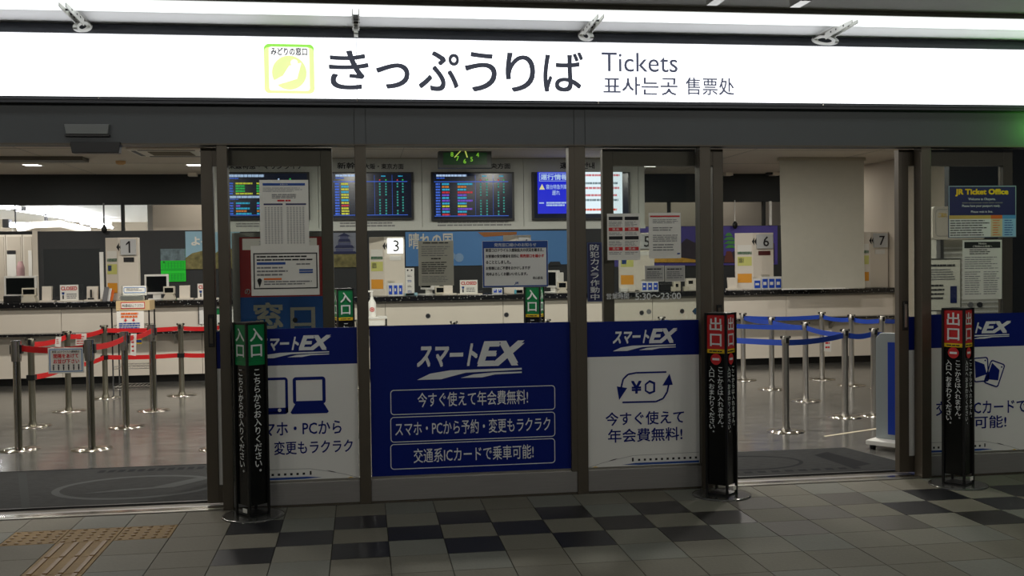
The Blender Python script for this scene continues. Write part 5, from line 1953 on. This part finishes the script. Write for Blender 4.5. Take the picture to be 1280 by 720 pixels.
# cream lockers seen beside the partition
YL = 11.2
for n_, (xa, xb, lab) in enumerate(((-14, 8, 'cream office locker at the very edge, door half seen'), (8, 29, 'cream office locker with a white chart on its door'), (29, 43, 'cream office locker with pinned papers'), (43, 55, 'narrow cream office locker beside the partition post'))):
    a, c = at(xa, 330, YL).x, at(xb, 330, YL).x
    t = thing('office_locker', ((a + c) / 2, YL, 0), lab, 'locker')
    MB().box(a, c - .01, YL, YL + .5, 0, 2.05, cream_m).build('body', t)
    MB().box(a + .02, c - .03, YL - .012, YL, .1, 2.0, wall_m).build('door', t, bevel=.003)
    if n_ in (1, 2):
        q = px(9 if n_ == 1 else 35.5, 313, 20 if n_ == 1 else 40, 345, YL - .02)
        MB().box(q[0], q[1], YL - .02, YL - .014, q[2], q[3], paper_m).box(q[0], q[1], YL - .024, YL - .02, q[3] - .06, q[3], ink_m if n_ == 1 else paper_m).build('pinned_chart', t)
p = at(26, 350, 10.9)
t = thing('fire_extinguisher', (p.x, 10.9, 1.2), 'pinkish cylinder standing among papers beside the lockers', 'cylinder')
MB().lathe(p.x, 10.9, [(.05, 1.0), (.06, 1.05), (.06, 1.5), (.03, 1.6)], mat('pinkish', rgb(200, 160, 160), .5), 16).build('body', t)
MB().box(p.x - .3, p.x + .3, 10.8, 11.1, .9, 1.0, cream_m).build('office_shelf')
tag(bpy.data.objects['office_shelf'], 'low cream shelf behind the first monitor', 'shelf')
# papers on the far office shelf near cream post
# ---------------------------------------------------------------- red and blue sign board behind the entrance glass
YS2 = 1.0
X0, X1, Z0, Z1 = px(300, 296, 407, 409, YS2)
t = thing('standing_signboard', ((X0 + X1) / 2, YS2, 0), 'tall red and blue sign board behind the glass, lower half reading window', 'sign')
zm = at(350, 371, YS2).z
redb_m = mat('board_red', rgb(200, 42, 38), .5)
bluB = mat('board_blue', rgb(20, 100, 190), .5)
MB().box(X0, X1, YS2, YS2 + .03, zm, Z1, redb_m).build('red_panel', t)
MB().box(X0, X1, YS2, YS2 + .03, .35, zm, bluB).build('blue_panel', t)
b = MB()
b.box(X0 - .05, X0, YS2 - .01, YS2 + .05, .02, Z1 + .03, steel_m)
b.box(X0, X1 + .02, YS2 - .01, YS2 + .05, Z1, Z1 + .03, steel_m)
b.box(X1, X1 + .02, YS2 - .01, YS2 + .05, .02, Z1 + .03, steel_m)
b.box(X0 - .05, X1 + .02, YS2 - .15, YS2 + .25, 0, .02, steel_m)
b.build('frame', t)
b = MB()
q = px(316, 378, 354, 411, YS2 - .005)
b.text('窓', q[0], q[1], q[2], q[3], YS2 - .006, paper2_m, .025)
q = px(363, 384, 394, 410, YS2 - .005)
b.text('口', q[0], q[1], q[2], q[3], YS2 - .006, paper2_m, .025)
q = px(306, 361, 313, 368, YS2 - .005)
b.text('の', q[0], q[1], q[2], q[3], YS2 - .006, paper2_m, .01)
b.build('lettering', t)
MB().disc(at(369, 400, YS2).x, at(369, 400, YS2).z, .018, YS2 - .01, ink_m, 12).build('knob', t)

# ---------------------------------------------------------------- blue panel stand by the exit
a = fl(1098, 555)
X0 = a[0]
Yt = a[1]
t = thing('panel_stand', (X0 + .3, Yt + .1, 0), 'grey framed stand with a deep blue panel beside the exit door', 'stand')
Hs = at(1110, 416, Yt).z
D = Matrix.Translation((2.69, 1.17, 0)) @ Matrix.Rotation(math.radians(-52), 4, 'Z')
Hs = .905
MB(D).prism([(0, .07), (.62, .07), (.62, Hs), (.04, Hs), (0, Hs - .04)], 0, .06, mat('stand_grey', rgb(150, 158, 160), .4, .2)).build('frame', t, bevel=.004)
MB(D).box(.1, .6, -.006, 0, .11, Hs - .07, mat('stand_blue', rgb(10, 50, 150), .4)).build('blue_panel', t)
fb = MB(D).box(-.02, .64, -.14, .2, .035, .07, white_m).build('foot_board', t, bevel=.004)
for u in (.02, .58):
    MB(D).lathe(u, -.1, [(.02, 0), (.025, .015), (.02, .035)], black_m, 10).build('caster', fb)

# ---------------------------------------------------------------- ticket machine and boards beyond the exit glass
Ym = 4.2
X0, X1, Z0, Z1 = px(1172, 299, 1262, 392, Ym)
t = thing('ribbed_cabinet', ((X0 + X1) / 2, Ym, 0), 'pale ribbed metal cabinet with two round knobs beyond the exit glass', 'cabinet')
MB().box(X0, X1, Ym, Ym + .5, 0, Z1, mat('cabinet_pale', rgb(190, 188, 178), .5)).build('body', t)
b = MB()
for i in range(26):
    z = .2 + i * (Z1 - .25) / 26
    b.box(X0, X1, Ym - .008, Ym, z, z + .02, white_m)
b.build('ribs', t)
for xx, m in ((1213.5, inkg_m), (1225, ink_m)):
    p = at(xx, 381, Ym - .02)
    o = MB()
    o.lathe(p.x, 0, [(.03, 0), (.03, .02)], m, 16)
    o.M = Matrix.Translation((0, Ym - .005, p.z)) @ Matrix.Rotation(PI / 2, 4, 'X')
    o.build('knob', t)
X2, X3, Z2, Z3 = px(1166, 258, 1200, 300, 4.0)
t = thing('rounded_panel_box', ((X2 + X3) / 2, 4.0, Z2), 'cream rounded panel box with faint yellow writing beside the JR Ticket Office poster', 'box')
MB().prism(rrect(X2, X3 + .3, Z2 + .005, Z3, .04), 4.0, 4.12, cream_m).build('body', t)
b = MB()
b.frame(X2 + .03, X3 + .27, Z2 + .04, Z3 - .03, .006, 3.996, inkl_m, .04)
b.text('ご案内', X2 + .06, X2 + .16, Z3 - .12, Z3 - .07, 3.995, yellow_m)
b.build('print', t)
MB().box(X2 + .1, X2 + .14, 4.02, 4.1, 0, Z2 + .01, steel_m).build('support', t)
X2, X3, Z2, Z3 = px(1150, 270, 1173, 322, 5.0)
t = thing('striped_poster', ((X2 + X3) / 2, 5.0, Z2), 'blue white and yellow striped poster edge beside the door post', 'poster')
b = MB()
for i, m in enumerate((blueink_m, film_m, blueink_m, yellow_m, film_m, blueink_m, film_m, blueink_m)):
    b.box(X2, X3, 5.0, 5.01, Z2 + (Z3 - Z2) * i / 8, Z2 + (Z3 - Z2) * (i + 1) / 8, m)
b.build('sheet', t)
MB().box(X2 + .05, X2 + .07, 5.01, 5.03, 0, Z3, steel_m).box(X2 - .1, X3, 4.9, 5.15, 0, .02, steel_m).build('stand', t)
X2, X3, Z2, Z3 = px(1156, 323, 1201.5, 389, 3.2)
t = thing('framed_notice_board', ((X2 + X3) / 2, 3.2, Z2), 'silver framed grey notice board on a stand behind the exit glass', 'notice')
MB().box(X2, X3, 3.2, 3.22, Z2 + .0, Z3, paper2_m).build('sheet', t)
b = MB()
b.frame(X2, X3, Z2, Z3, .012, 3.197, steel_m)
w = X3 - X2
b.lines(X2 + .05, X3 - .05, Z3 - .05, Z3 - .09, 1, 3.196, ink_m, .5, .1)
b.lines(X2 + .05, X3 - .06, Z3 - .1, Z3 - .22, 5, 3.196, inkg_m, .4)
b.lines(X2 + .05, X3 - .16, Z3 - .25, Z3 - .42, 4, 3.196, ink_m, .4)
b.rect(X3 - .12, X3 - .05, Z3 - .45, Z3 - .28, 3.196, navyd_m)
b.build('print', t)
MB().box((X2 + X3) / 2 - .015, (X2 + X3) / 2 + .015, 3.22, 3.24, 0, Z2 + .1, steel_m).box((X2 + X3) / 2 - .15, (X2 + X3) / 2 + .15, 3.1, 3.35, 0, .02, steel_m).build('stand', t)
